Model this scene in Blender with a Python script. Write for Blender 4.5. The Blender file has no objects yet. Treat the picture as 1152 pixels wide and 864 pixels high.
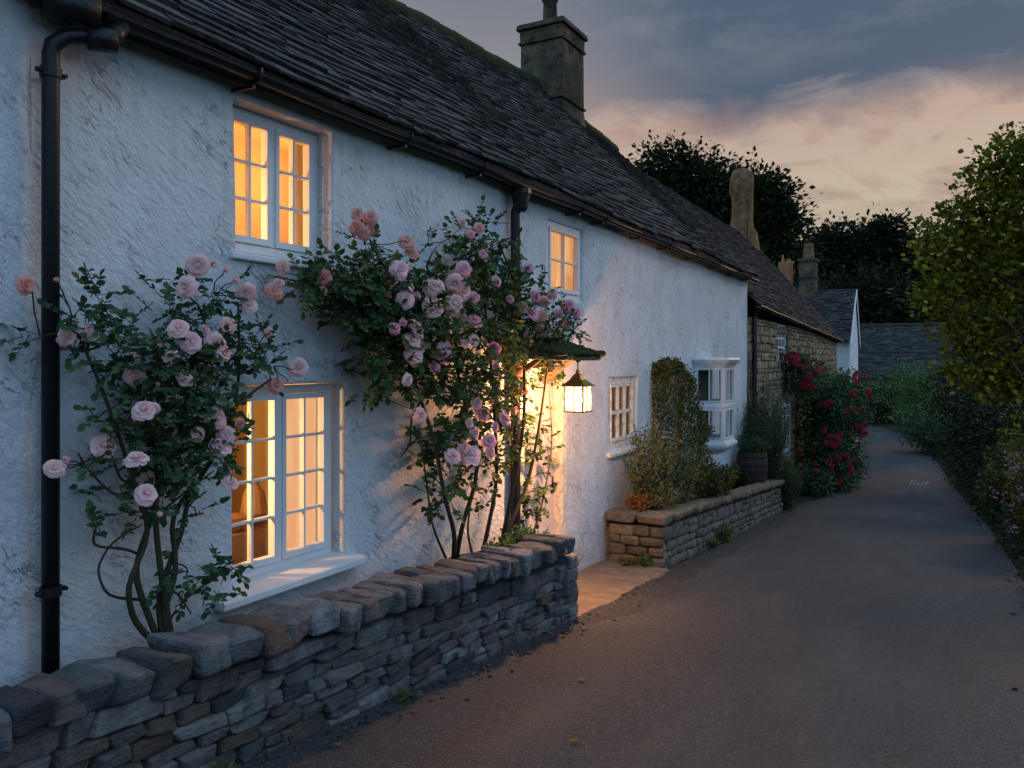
import bpy, math, random
import numpy as np
from mathutils import Vector, Matrix
R = math.radians
PI = math.pi
random.seed(7)
rng = np.random.default_rng(7)
S = bpy.context.scene
C = S.collection

# ------------------------------------------------------------------ camera
TH = R(28.9); CX, CY, CZ = 3.34, 0.0, 2.2; F = 900.0; HY = 405.0
cam = bpy.data.cameras.new('camera'); camo = bpy.data.objects.new('camera', cam); C.objects.link(camo)
camo.location = (CX, CY, CZ); camo.rotation_euler = (R(90), 0, TH)
cam.sensor_width = 36; cam.lens = 36 * F / 1152; cam.shift_y = -27 / 1152
cam.clip_start = 0.05; cam.clip_end = 2000
S.camera = camo

# ------------------------------------------------------------------ world
SUN_EL, SUN_AZ = R(17), R(20)      # azimuth measured from +Y towards +X
w = bpy.data.worlds.new('World'); S.world = w; w.use_nodes = True
nt = w.node_tree; nt.nodes.clear()
def N(t, **k):
    n = nt.nodes.new(t)
    for a, b in k.items(): setattr(n, a, b)
    return n
def L(a, b): nt.links.new(a, b)
def MA(op, a, b=None, c=None, clamp=False):
    n = N('ShaderNodeMath', operation=op, use_clamp=clamp)
    for i, v in enumerate((a, b, c)):
        if v is None: continue
        if isinstance(v, (int, float)): n.inputs[i].default_value = v
        else: L(v, n.inputs[i])
    return n.outputs[0]
def RAMP(fac, stops, interp='LINEAR'):
    n = N('ShaderNodeValToRGB'); n.color_ramp.interpolation = interp
    e = n.color_ramp.elements
    while len(e) < len(stops): e.new(0.5)
    for i, (p, c) in enumerate(stops):
        e[i].position = p; e[i].color = (*c, 1) if len(c) == 3 else c
    L(fac, n.inputs[0]); return n.outputs[0]
def MIXC(f, a, b, mode='MIX'):
    n = N('ShaderNodeMix', data_type='RGBA', blend_type=mode)
    if isinstance(f, (int, float)): n.inputs[0].default_value = f
    else: L(f, n.inputs[0])
    for i, v in ((6, a), (7, b)):
        if isinstance(v, tuple): n.inputs[i].default_value = (*v, 1)
        else: L(v, n.inputs[i])
    return n.outputs[2]
tc = N('ShaderNodeTexCoord'); sep = N('ShaderNodeSeparateXYZ'); L(tc.outputs['Generated'], sep.inputs[0])
dx, dy, dz = sep.outputs
sky = N('ShaderNodeTexSky'); sky.sky_type = 'NISHITA'; sky.sun_disc = False
sky.sun_elevation = R(3.0); sky.sun_rotation = SUN_AZ; sky.air_density = 1.3; sky.dust_density = 2.0; sky.ozone_density = 2.2
nish = MIXC(1.0, sky.outputs[0], (0.52, 0.60, 0.74), 'MULTIPLY')
# veil of thin high cloud: even grey-blue overhead, warm toward the sunset
hx, hy = math.sin(R(-6)), math.cos(R(-6))
az = MA('ADD', MA('MULTIPLY', dx, hx), MA('MULTIPLY', dy, hy))            # 1 toward the sunset
azf = N('ShaderNodeMapRange'); azf.interpolation_type = 'SMOOTHSTEP'
azf.inputs[1].default_value = 0.25; azf.inputs[2].default_value = 0.84; L(az, azf.inputs[0]); azf = azf.outputs[0]
warm = RAMP(dz, [(0.0, (3.9, 3.7, 2.9)), (0.12, (4.9, 4.6, 3.5)), (0.20, (5.7, 4.6, 3.4)), (0.275, (5.3, 3.8, 3.1)), (0.35, (3.1, 2.9, 3.05)), (0.46, (1.7, 2.0, 2.5)), (0.62, (1.9, 2.4, 3.2)), (0.8, (4, 5.4, 7)), (1.0, (4.5, 6.2, 8.2))])
cool = MIXC(1.0, RAMP(dz, [(0.0, (.45, .66, .90)), (0.3, (.54, .82, 1.15)), (1.0, (.48, .76, 1.10))]), (13.0, 13.9, 15.2), 'MULTIPLY')
base = MIXC(azf, cool, warm)
mpn = N('ShaderNodeMapping'); L(tc.outputs['Generated'], mpn.inputs[0]); mpn.inputs['Scale'].default_value = (1.0, 1.0, 2.6); mpn.inputs['Location'].default_value = (0.13, 0, 0.31)
n1 = N('ShaderNodeTexNoise'); L(mpn.outputs[0], n1.inputs[0]); n1.inputs['Scale'].default_value = 2.3; n1.inputs['Detail'].default_value = 9; n1.inputs['Roughness'].default_value = 0.58; n1.inputs['Distortion'].default_value = 0.5
n2 = N('ShaderNodeTexNoise'); L(mpn.outputs[0], n2.inputs[0]); n2.inputs['Scale'].default_value = 6.0; n2.inputs['Detail'].default_value = 10; n2.inputs['Roughness'].default_value = 0.62; n2.inputs['Distortion'].default_value = 0.9
# dark slate band of cloud, its underside broken by noise
e = MA('ADD', dz, MA('MULTIPLY', MA('SUBTRACT', n1.outputs[0], 0.5), 0.20))
e = MA('ADD', e, MA('MULTIPLY', MA('SUBTRACT', n2.outputs[0], 0.5), 0.12))
band = RAMP(e, [(0.0, (0, 0, 0)), (0.262, (0, 0, 0)), (0.305, (1, 1, 1)), (0.40, (.95, .95, .95)), (0.44, (0.25, .25, .25)), (0.62, (0.3, .3, .3)), (1, (.3, .3, .3))])
side = N('ShaderNodeMapRange'); side.interpolation_type = 'SMOOTHSTEP'; side.inputs[1].default_value = -0.46; side.inputs[2].default_value = -0.22; L(dx, side.inputs[0])
gapm = MA('MULTIPLY', RAMP(n1.outputs[0], [(0.50, (0,0,0)), (0.64, (1,1,1))]), RAMP(dz, [(0.31, (0,0,0)), (0.38, (1,1,1))]))
band = MA('MULTIPLY', band, MA('SUBTRACT', 1.0, MA('MULTIPLY', gapm, .75)))
bandm = MA('MULTIPLY', MA('MULTIPLY', band, 0.95), MA('MULTIPLY_ADD', side.outputs[0], 0.8, 0.2))
col = MIXC(bandm, base, (0.60, 0.98, 1.62))
# pink lit wisps under the band
wis = RAMP(n2.outputs[0], [(0.46, (0, 0, 0)), (0.60, (1, 1, 1))])
wel = RAMP(dz, [(0.10, (0, 0, 0)), (0.18, (1, 1, 1)), (0.27, (1, 1, 1)), (0.32, (0, 0, 0))])
col = MIXC(MA('MULTIPLY', MA('MULTIPLY', wis, wel), 0.62), col, (3.6, 2.25, 1.9))
tot = MIXC(0.8, nish, col)
bg = N('ShaderNodeBackground'); L(tot, bg.inputs[0]); bg.inputs[1].default_value = 0.118
L(bg.outputs[0], N('ShaderNodeOutputWorld').inputs[0])

sun = bpy.data.lights.new('sun', 'SUN'); suno = bpy.data.objects.new('sun', sun); C.objects.link(suno)
sun.energy = 0.6; sun.angle = R(14); sun.color = (1, 0.62, 0.36)
sd = Vector((math.sin(SUN_AZ) * math.cos(SUN_EL), math.cos(SUN_AZ) * math.cos(SUN_EL), math.sin(SUN_EL)))
suno.rotation_euler = (-sd).to_track_quat('-Z', 'Y').to_euler()

S.view_settings.view_transform = 'Standard'; S.view_settings.look = 'None'
S.view_settings.exposure = 0.0; S.view_settings.gamma = 1.0; S.view_settings.use_curve_mapping = False
S.render.engine = 'CYCLES'
S.cycles.use_denoising = True; S.cycles.max_bounces = 6; S.cycles.transparent_max_bounces = 12
S.cycles.diffuse_bounces = 3; S.cycles.glossy_bounces = 2; S.cycles.transmission_bounces = 3
S.cycles.sample_clamp_indirect = 3.0; S.cycles.caustics_reflective = False; S.cycles.caustics_refractive = False

# ------------------------------------------------------------------ helpers
SN, CS = math.sin(TH), math.cos(TH)
def gz(y):
    """height of the lane: it runs downhill away from the viewer, then levels"""
    if y <= 18: return 0.6 - 0.075 * y
    t = min(1, (y - 18) / 12); return 0.6 - 1.35 - 0.45 * (1 - (1 - t) ** 2)
def on(px, py, x=0.0):
    """point of the plane x=const (parallel to the cottage front) that is seen at a place of the photo"""
    k = (px - 576) / F
    Z = (x - CX) / (k * CS - SN)
    return Vector((x, CY + (k * SN + CS) * Z, CZ + (HY - py) / F * Z))
def far(px, py, Z):
    k = (px - 576) / F
    return Vector((CX + (k * CS - SN) * Z, CY + (k * SN + CS) * Z, CZ + (HY - py) / F * Z))

class MB:
    def __init__(s): s.v = []; s.f = []; s.m = []; s.t = []; s.n = 0
    def add(s, v, f, m=0, t=0.5):
        v = np.asarray(v, dtype=float).reshape(-1, 3)
        s.v.append(v); n = s.n
        s.f.extend([tuple(i + n for i in q) for q in f]); s.m.extend([m] * len(f))
        s.t.append(np.full(len(v), t) if np.isscalar(t) else np.asarray(t)); s.n += len(v)
    def box(s, a, b, m=0, t=0.5):
        x0, y0, z0 = a; x1, y1, z1 = b
        s.add([(x0,y0,z0),(x1,y0,z0),(x1,y1,z0),(x0,y1,z0),(x0,y0,z1),(x1,y0,z1),(x1,y1,z1),(x0,y1,z1)],
              [(0,3,2,1),(4,5,6,7),(0,1,5,4),(1,2,6,5),(2,3,7,6),(3,0,4,7)], m, t)
    def obox(s, o, u, v, n, m=0, t=0.5):
        o, u, v, n = map(Vector, (o, u, v, n))
        p = [o, o+u, o+u+v, o+v, o+n, o+u+n, o+u+v+n, o+v+n]
        s.add(p, [(0,3,2,1),(4,5,6,7),(0,1,5,4),(1,2,6,5),(2,3,7,6),(3,0,4,7)], m, t)
    def tube(s, pts, rad, sides=8, m=0, t=0.5, caps=True):
        pts = [Vector(p) for p in pts]; k = len(pts)
        if np.isscalar(rad): rad = [rad] * k
        ref = None; V = []; Fc = []
        for i, p in enumerate(pts):
            d = (pts[min(i+1, k-1)] - pts[max(i-1, 0)]).normalized()
            if ref is None: ref = d.orthogonal().normalized()
            ref = (ref - d * ref.dot(d)).normalized(); b = d.cross(ref)
            for j in range(sides):
                a = 2*PI*j/sides; V.append(p + (ref*math.cos(a) + b*math.sin(a)) * rad[i])
        for i in range(k-1):
            for j in range(sides):
                j2 = (j+1) % sides; Fc.append((i*sides+j, i*sides+j2, (i+1)*sides+j2, (i+1)*sides+j))
        if caps: Fc.append(tuple(range(sides))[::-1]); Fc.append(tuple((k-1)*sides+j for j in range(sides)))
        s.add(V, Fc, m, t)
    def lathe(s, prof, o=(0,0,0), sides=20, m=0, t=0.5, sq=False):
        V = []; Fc = []; k = len(prof)
        for r, z in prof:
            for j in range(sides):
                a = 2*PI*(j+0.5)/sides; V.append((o[0]+r*math.cos(a), o[1]+r*math.sin(a), o[2]+z))
        for i in range(k-1):
            for j in range(sides):
                j2 = (j+1) % sides; Fc.append((i*sides+j, i*sides+j2, (i+1)*sides+j2, (i+1)*sides+j))
        Fc.append(tuple(range(sides))[::-1]); Fc.append(tuple((k-1)*sides+j for j in range(sides)))
        s.add(V, Fc, m, t)
    def build(s, name, mats, parent=None, smooth=False, bevel=0, origin=None):
        me = bpy.data.meshes.new(name)
        v = np.concatenate(s.v) if s.v else np.zeros((0, 3))
        if parent is not None: v = v - np.array(parent.location)
        me.from_pydata(v.tolist(), [], s.f); 
        if not isinstance(mats, (list, tuple)): mats = [mats]
        for m in mats: me.materials.append(m)
        if len(mats) > 1: me.polygons.foreach_set('material_index', s.m)
        at = me.attributes.new('tint', 'FLOAT', 'POINT'); at.data.foreach_set('value', np.concatenate(s.t).astype(np.float32))
        if smooth: me.polygons.foreach_set('use_smooth', [True] * len(me.polygons))
        me.update()
        o = bpy.data.objects.new(name, me); C.objects.link(o)
        if parent is not None: o.parent = parent
        if bevel:
            b = o.modifiers.new('bevel', 'BEVEL'); b.width = bevel; b.segments = 2; b.limit_method = 'ANGLE'; b.angle_limit = R(40)
        return o
def tag(o, label=None, cat=None, group=None, kind=None):
    if label: o['label'] = label
    if cat: o['category'] = cat
    if group: o['group'] = group
    if kind: o['kind'] = kind
    return o
def thing(name, label, cat, loc=(0,0,0), group=None):
    o = bpy.data.objects.new(name, None); C.objects.link(o); o.location = loc
    return tag(o, label, cat, group)

# ------------------------------------------------------------------ materials
def mat(name):
    global nt
    m = bpy.data.materials.new(name); m.use_nodes = True; nt = m.node_tree; nt.nodes.clear()
    return m
def out(sh): L(sh, N('ShaderNodeOutputMaterial').inputs[0])
def PB(col, rough=0.8, bump=None, spec=0.3, metal=0.0, **kw):
    p = N('ShaderNodeBsdfPrincipled')
    if isinstance(col, tuple): p.inputs['Base Color'].default_value = (*col, 1)
    else: L(col, p.inputs['Base Color'])
    if isinstance(rough, (int, float)): p.inputs['Roughness'].default_value = rough
    else: L(rough, p.inputs['Roughness'])
    p.inputs['Specular IOR Level'].default_value = spec; p.inputs['Metallic'].default_value = metal
    if bump is not None: L(bump, p.inputs['Normal'])
    return p.outputs[0]
def BUMP(h, dist, strength=1.0, prev=None):
    b = N('ShaderNodeBump'); b.inputs['Strength'].default_value = strength; b.inputs['Distance'].default_value = dist
    L(h, b.inputs['Height'])
    if prev is not None: L(prev, b.inputs['Normal'])
    return b.outputs[0]
def OC(scale=(1,1,1), rot=(0,0,0), loc=(0,0,0)):
    t = N('ShaderNodeTexCoord'); m = N('ShaderNodeMapping'); L(t.outputs['Object'], m.inputs[0])
    m.inputs['Scale'].default_value = scale; m.inputs['Rotation'].default_value = rot; m.inputs['Location'].default_value = loc
    return m.outputs[0]
def NOISE(v, sc, det=6, rough=0.55, dist=0.0):
    n = N('ShaderNodeTexNoise'); L(v, n.inputs[0]); n.inputs['Scale'].default_value = sc; n.inputs['Detail'].default_value = det
    n.inputs['Roughness'].default_value = rough; n.inputs['Distortion'].default_value = dist; return n.outputs[0]
def TINT():
    a = N('ShaderNodeAttribute'); a.attribute_name = 'tint'; return a.outputs['Fac']

def m_stucco(name, dirt=0.5, depth=1.0):
    m = mat(name)
    rot = (R(38), 0, 0)
    v1 = N('ShaderNodeMapping'); v1.inputs['Scale'].default_value = (3, 1.0, 3.0)
    rm = OC(rot=rot); L(rm, v1.inputs[0])
    v0 = OC()
    broad = NOISE(v0, 1.6, 3)
    st = NOISE(v1.outputs[0], 9, 7, 0.62, 0.6)
    lum = NOISE(v0, 34, 5, 0.6)
    fine = NOISE(v0, 150, 3, 0.6)
    h = MA('ADD', MA('MULTIPLY', st, 0.55), MA('MULTIPLY', lum, 0.32)); h = MA('ADD', h, MA('MULTIPLY', fine, 0.07))
    # trowel ridges and short cracks
    v2 = N('ShaderNodeMapping'); v2.inputs['Scale'].default_value = (4, 1.0, 4.0); L(rm, v2.inputs[0])
    cr = NOISE(v2.outputs[0], 4.5, 8, 0.55, 1.2)
    crk = MA('ABSOLUTE', MA('SUBTRACT', cr, 0.5))
    crm = RAMP(crk, [(0.0, (0, 0, 0)), (0.012, (1, 1, 1))])
    gate = RAMP(NOISE(v0, 3.5, 3), [(0.52, (1, 1, 1)), (0.6, (0, 0, 0))])
    crm = MA('MAXIMUM', crm, gate)
    h = MA('ADD', h, MA('MULTIPLY', crm, 0.16))
    b = BUMP(h, 0.035 * depth)
    c = MIXC(RAMP(NOISE(v0, 2.2, 8, 0.65), [(0.35, (0, 0, 0)), (0.7, (1, 1, 1))]), (0.72, 0.73, 0.73), (0.60, 0.61, 0.60))
    c = MIXC(MA('MULTIPLY', MA('SUBTRACT', 1.0, crm), 0.6), c, (0.2, 0.2, 0.18))
    pit = RAMP(st, [(0.30, (1, 1, 1)), (0.42, (0, 0, 0))])
    c = MIXC(MA('MULTIPLY', pit, 0.45), c, (0.33, 0.33, 0.31))
    # rain splash stains near the ground and under the gutter
    s2 = N('ShaderNodeSeparateXYZ'); L(v0, s2.inputs[0])
    low = RAMP(MA('ADD', s2.outputs[2], MA('MULTIPLY', NOISE(v0, 5, 6), 0.9)), [(0.55, (1, 1, 1)), (1.25, (0, 0, 0))])
    c = MIXC(MA('MULTIPLY', low, dirt), c, (0.30, 0.29, 0.25))
    v4 = OC(scale=(1, 5.5, .45)); stn = RAMP(NOISE(v4, 3.2, 7, .6), [(0.50, (0,0,0)), (0.68, (1,1,1))])
    hi_ = RAMP(s2.outputs[2], [(0.0, (.35, .35, .35)), (0.55, (.25, .25, .25)), (0.95, (1, 1, 1))]) if False else None
    c = MIXC(MA('MULTIPLY', stn, 0.22), c, (0.36, 0.36, 0.32))
    out(PB(c, 0.9, b, 0.2)); return m
M = {}
M['stucco'] = m_stucco('white_roughcast')
m = M['trim'] = mat('white_paint'); v = OC(); c = MIXC(NOISE(v, 12, 6), (0.78, 0.78, 0.76), (0.62, 0.62, 0.60)); out(PB(c, 0.5, BUMP(NOISE(v, 60, 4), 0.002), 0.4))
m = M['trim_old'] = mat('aged_cream_paint'); v = OC(); c = MIXC(RAMP(NOISE(v, 18, 8), [(0.45, (0,0,0)), (0.62, (1,1,1))]), (0.78, 0.74, 0.62), (0.50, 0.46, 0.38)); out(PB(c, 0.6, BUMP(NOISE(v, 50, 4), 0.003), 0.3))
m = M['blackmetal'] = mat('black_painted_iron'); v = OC(); c = MIXC(NOISE(v, 25, 6), (0.005, 0.005, 0.007), (0.014, 0.014, 0.016)); out(PB(c, 0.42, BUMP(NOISE(v, 90, 3), 0.0015), 0.3))
m = M['brass'] = mat('aged_brass'); v = OC(); out(PB(MIXC(NOISE(v, 30, 5), (0.34, 0.25, 0.09), (0.17, 0.12, 0.05)), 0.42, BUMP(NOISE(v, 80, 3), 0.001), 0.5, 0.75))
m = M['door'] = mat('pale_pink_door_paint'); v = OC(); out(PB(MIXC(NOISE(v, 8, 6), (0.68, 0.58, 0.54), (0.58, 0.50, 0.47)), 0.5, BUMP(NOISE(v, 40, 4), 0.002)))

def m_slate(name, a, b, c3, lichen):
    m = mat(name); t = TINT(); v = OC()
    c = RAMP(t, [(0.0, a), (0.5, b), (1.0, c3)])
    c = MIXC(MA('MULTIPLY', RAMP(NOISE(v, 9, 8, 0.7), [(0.55, (0,0,0)), (0.68, (1,1,1))]), lichen), c, (0.30, 0.29, 0.25))
    c = MIXC(RAMP(NOISE(v, 30, 6, 0.7), [(0.35, (1,1,1)), (0.6, (0,0,0))]), c, MIXC(0.6, c, (0.01, 0.01, 0.01)))
    bb = BUMP(MA('ADD', NOISE(v, 25, 8, 0.7), MA('MULTIPLY', NOISE(v, 90, 3), 0.4)), 0.018)
    out(PB(c, 0.85, bb, 0.25)); return m
M['slate'] = m_slate('stone_slates', (0.020, 0.020, 0.021), (0.045, 0.042, 0.040), (0.105, 0.095, 0.085), 0.35)
M['slate_far'] = m_slate('old_stone_slates', (0.020, 0.019, 0.019), (0.038, 0.034, 0.031), (0.075, 0.066, 0.056), 0.25)
m = M['moss'] = mat('moss'); v = OC(); out(PB(MIXC(NOISE(v, 14, 8), (0.022, 0.034, 0.014), (0.055, 0.062, 0.026)), 0.95, BUMP(NOISE(v, 60, 6, 0.7), 0.02), 0.1))
m = M['render_grey'] = mat('weathered_chimney_render'); v = OC()
c = MIXC(RAMP(NOISE(v, 5, 9, 0.7), [(0.38, (0,0,0)), (0.62, (1,1,1))]), (0.055, 0.042, 0.028), (0.24, 0.18, 0.11)); c = MIXC(RAMP(NOISE(v, 2.5, 6), [(0.5, (0,0,0)), (0.65, (1,1,1))]), c, (0.05, 0.052, 0.045))
out(PB(c, 0.92, BUMP(MA('ADD', NOISE(v, 22, 8, 0.7), MA('MULTIPLY', NOISE(v, 60, 4), 0.8)), 0.07), 0.15))
m = M['render_brown'] = mat('brown_chimney_render'); v = OC()
c = MIXC(RAMP(NOISE(v, 4, 9, 0.7), [(0.38, (0,0,0)), (0.62, (1,1,1))]), (0.10, 0.055, 0.028), (0.26, 0.13, 0.055))
out(PB(c, 0.92, BUMP(NOISE(v, 14, 8, 0.7), 0.05), 0.15))
m = M['terracotta'] = mat('terracotta'); v = OC(); out(PB(MIXC(NOISE(v, 9, 6), (0.36, 0.14, 0.06), (0.20, 0.09, 0.05)), 0.85, BUMP(NOISE(v, 40, 5), 0.01)))

def m_stone(name, cols, moss=0.25, bs=1.0):
    m = mat(name); t = TINT(); v = OC()
    c = RAMP(t, [(i / (len(cols) - 1), q) for i, q in enumerate(cols)])
    n = NOISE(v, 11, 9, 0.68)
    c = MIXC(RAMP(n, [(0.36, (1,1,1)), (0.58, (0,0,0))]), c, MIXC(0.55, c, (0.03, 0.03, 0.03)))
    c = MIXC(RAMP(NOISE(v, 42, 7, 0.75), [(0.55, (0,0,0)), (0.72, (0.7,0.7,0.7))]), c, MIXC(0.5, c, (0.42, 0.41, 0.38)))
    g = RAMP(NOISE(OC(loc=(3,5,1)), 4, 7, 0.7), [(0.55, (0,0,0)), (0.7, (1,1,1))])
    c = MIXC(MA('MULTIPLY', g, moss), c, (0.06, 0.075, 0.03))
    v3 = OC(scale=(1, 1, 2.6), rot=(R(8), 0, 0))
    h = MA('ADD', MA('MULTIPLY', NOISE(v3, 14, 9, 0.68, 0.4), 1.0), MA('MULTIPLY', NOISE(v, 70, 5, 0.7), 0.35))
    out(PB(c, 0.88, BUMP(h, 0.035 * bs), 0.25)); return m
M['stone'] = m_stone('grey_rubble_stone', [(0.08, 0.082, 0.088), (0.22, 0.225, 0.23), (0.17, 0.115, 0.085), (0.30, 0.30, 0.30), (0.15, 0.14, 0.125), (0.24, 0.21, 0.17), (0.38, 0.38, 0.37)], .4, 1.8)
M['limestone'] = m_stone('brown_limestone', [(0.13, 0.10, 0.065), (0.24, 0.18, 0.11), (0.17, 0.14, 0.10), (0.30, 0.23, 0.14)], 0.35)
M['greylime'] = m_stone('grey_brown_limestone', [(0.12, 0.11, 0.095), (0.20, 0.185, 0.16), (0.15, 0.125, 0.10), (0.26, 0.24, 0.21)], 0.3)
M['house_stone'] = m_stone('honey_rubble_stone', [(0.20, 0.15, 0.085), (0.38, 0.29, 0.16), (0.27, 0.21, 0.125), (0.48, 0.39, 0.24)], 0.15)
m = M['mortar'] = mat('dark_mortar'); v = OC(); out(PB(MIXC(NOISE(v, 20, 6), (0.035, 0.032, 0.028), (0.075, 0.07, 0.06)), 0.95, BUMP(NOISE(v, 40, 5), 0.02), 0.1))
m = M['lime_mortar'] = mat('lime_mortar'); v = OC(); out(PB(MIXC(NOISE(v, 20, 6), (0.15, 0.12, 0.08), (0.24, 0.2, 0.13)), 0.95, BUMP(NOISE(v, 40, 5), 0.02), 0.1))
m = M['soil'] = mat('soil'); v = OC(); out(PB(MIXC(NOISE(v, 20, 8), (0.02, 0.016, 0.012), (0.06, 0.045, 0.03)), 0.97, BUMP(NOISE(v, 30, 8, 0.7), 0.05), 0.1))
m = M['earth'] = mat('rough_grass_and_earth'); v = OC(); out(PB(MIXC(NOISE(v, 1.5, 9), (0.02, 0.03, 0.012), (0.045, 0.05, 0.022)), 0.97, BUMP(NOISE(v, 15, 8, 0.7), 0.1), 0.1))

m = M['asphalt'] = mat('asphalt'); v = OC()
ag = N('ShaderNodeTexVoronoi'); L(v, ag.inputs[0]); ag.inputs['Scale'].default_value = 95
c = RAMP(ag.outputs['Color'], [(0.15, (0.018, 0.018, 0.018)), (0.6, (0.038, 0.037, 0.036)), (0.95, (0.10, 0.092, 0.084))])
lg = NOISE(OC(scale=(1, 0.35, 1)), 1.1, 7, 0.6)
c = MIXC(RAMP(lg, [(0.38, (0.85, .85, .85)), (0.62, (0, 0, 0))]), c, MIXC(1.0, c, (0.66, 0.66, 0.68), 'MULTIPLY'))
dust = RAMP(NOISE(OC(scale=(1, 0.2, 1), loc=(2, 1, 0)), 1.8, 7), [(0.5, (0,0,0)), (0.72, (1,1,1))])
c = MIXC(MA('MULTIPLY', dust, 0.4), c, (0.095, 0.082, 0.07))
h = MA('ADD', MA('MULTIPLY', ag.outputs['Distance'], -0.8), MA('MULTIPLY', NOISE(v, 180, 3), 0.6))
crk = N('ShaderNodeTexVoronoi'); crk.feature = 'DISTANCE_TO_EDGE'; L(OC(scale=(1, 0.6, 1)), crk.inputs[0]); crk.inputs['Scale'].default_value = 0.55
wob = N('ShaderNodeVectorMath', operation='ADD'); L(OC(scale=(1, .55, 1)), wob.inputs[0]); wn = N('ShaderNodeTexNoise'); L(v, wn.inputs[0]); wn.inputs['Scale'].default_value = 2.5; wn.inputs['Detail'].default_value = 6
L(wn.outputs['Color'], wob.inputs[1]); L(wob.outputs[0], crk.inputs[0]); ck = RAMP(crk.outputs['Distance'], [(0.0, (1,1,1)), (0.006, (0,0,0))]); ckg = RAMP(NOISE(v, .8, 3), [(0.5, (0,0,0)), (0.6, (1,1,1))])
ckm = MA('MULTIPLY', ck, ckg); c = MIXC(MA('MULTIPLY', ckm, .25), c, (0.012, 0.012, 0.012))
damp = RAMP(NOISE(OC(loc=(7,3,0)), .7, 6, .6), [(0.55, (0,0,0)), (0.66, (1,1,1))]); c = MIXC(MA('MULTIPLY', damp, .45), c, MIXC(1.0, c, (.55,.55,.57), 'MULTIPLY'))
h = MA('SUBTRACT', h, MA('MULTIPLY', ckm, .5))
b = BUMP(h, 0.008); b = BUMP(NOISE(v, 3.0, 5), 0.02, 1, b)
out(PB(c, RAMP(lg, [(0.3, (0.58,)*3), (0.7, (0.78,)*3)]), b, 0.45))
m = M['asphalt_patch'] = mat('asphalt_patch'); v = OC()
ag = N('ShaderNodeTexVoronoi'); L(v, ag.inputs[0]); ag.inputs['Scale'].default_value = 110
c = RAMP(ag.outputs['Color'], [(0.15, (0.02, 0.02, 0.021)), (0.6, (0.038, 0.037, 0.037)), (0.95, (0.08, 0.075, 0.07))])
out(PB(c, 0.8, BUMP(MA('ADD', MA('MULTIPLY', ag.outputs['Distance'], -0.8), MA('MULTIPLY', NOISE(v, 30, 6), 1.5)), 0.012), 0.35))
m = M['grit'] = mat('loose_grit'); out(PB(RAMP(TINT(), [(0, (0.03, 0.026, 0.02)), (0.6, (0.07, 0.055, 0.04)), (1, (0.14, 0.115, 0.09))]), 0.9))
m = M['paving'] = mat('sandy_paving'); v = OC()
c = MIXC(RAMP(NOISE(OC(scale=(1, 3, 1)), 3, 8, 0.65), [(0.35, (0,0,0)), (0.65, (1,1,1))]), (0.23, 0.18, 0.125), (0.13, 0.095, 0.065))
c = MIXC(RAMP(NOISE(v, 14, 8, 0.7), [(0.5, (0,0,0)), (0.65, (1,1,1))]), c, (0.13, 0.10, 0.075))
out(PB(c, 0.85, BUMP(NOISE(v, 18, 8, 0.7), 0.02), 0.3))
m = M['road_paint'] = mat('worn_road_paint'); v = OC(); out(PB(MIXC(RAMP(NOISE(v, 30, 6, 0.7), [(0.45, (0,0,0)), (0.55, (1,1,1))]), (0.38, 0.38, 0.37), (0.12, 0.12, 0.12)), 0.8))

def m_leaf(name, stops, rough=0.55, trans=0.25, rnd=False):
    m = mat(name); t = TINT()
    if rnd:
        oi = N('ShaderNodeObjectInfo'); t = MA('FRACT', MA('ADD', MA('MULTIPLY', t, 0.5), MA('MULTIPLY', oi.outputs['Random'], 0.5)))
    c = RAMP(t, stops)
    a = PB(c, rough, None, 0.12); tr = N('ShaderNodeBsdfTranslucent'); L(c, tr.inputs[0])
    mx = N('ShaderNodeMixShader'); mx.inputs[0].default_value = trans; L(a, mx.inputs[1]); L(tr.outputs[0], mx.inputs[2])
    out(mx.outputs[0]); return m
M['rose_leaf'] = m_leaf('rose_leaves', [(0, (0.024, 0.055, 0.026)), (0.6, (0.05, 0.11, 0.045)), (0.92, (0.10, 0.15, 0.055)), (1, (0.18, 0.11, 0.05))], 0.5)
M['rose_leaf_warm'] = m_leaf('climbing_rose_leaves', [(0, (0.024, 0.055, 0.02)), (0.6, (0.055, 0.11, 0.034)), (0.9, (0.12, 0.155, 0.04)), (1, (0.24, 0.12, 0.06))], 0.5)
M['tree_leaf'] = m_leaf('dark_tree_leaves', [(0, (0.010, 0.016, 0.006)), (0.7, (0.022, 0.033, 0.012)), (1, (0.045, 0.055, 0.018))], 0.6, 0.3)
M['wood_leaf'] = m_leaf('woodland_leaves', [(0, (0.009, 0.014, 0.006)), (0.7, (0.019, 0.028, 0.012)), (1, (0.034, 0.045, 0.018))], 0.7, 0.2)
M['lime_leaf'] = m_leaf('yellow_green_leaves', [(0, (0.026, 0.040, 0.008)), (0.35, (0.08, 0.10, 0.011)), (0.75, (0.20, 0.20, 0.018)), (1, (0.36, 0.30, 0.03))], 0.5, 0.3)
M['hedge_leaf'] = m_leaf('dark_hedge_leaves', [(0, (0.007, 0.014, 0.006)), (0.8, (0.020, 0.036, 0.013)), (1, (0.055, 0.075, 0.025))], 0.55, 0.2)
M['bright_leaf'] = m_leaf('fresh_green_leaves', [(0, (0.05, 0.10, 0.025)), (0.8, (0.10, 0.19, 0.05)), (1, (0.17, 0.25, 0.07))], 0.55, 0.3)
M['yew_leaf'] = m_leaf('clipped_yew_leaves', [(0, (0.035, 0.052, 0.016)), (0.7, (0.095, 0.11, 0.03)), (1, (0.18, 0.16, 0.05))], 0.6, 0.2)
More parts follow.
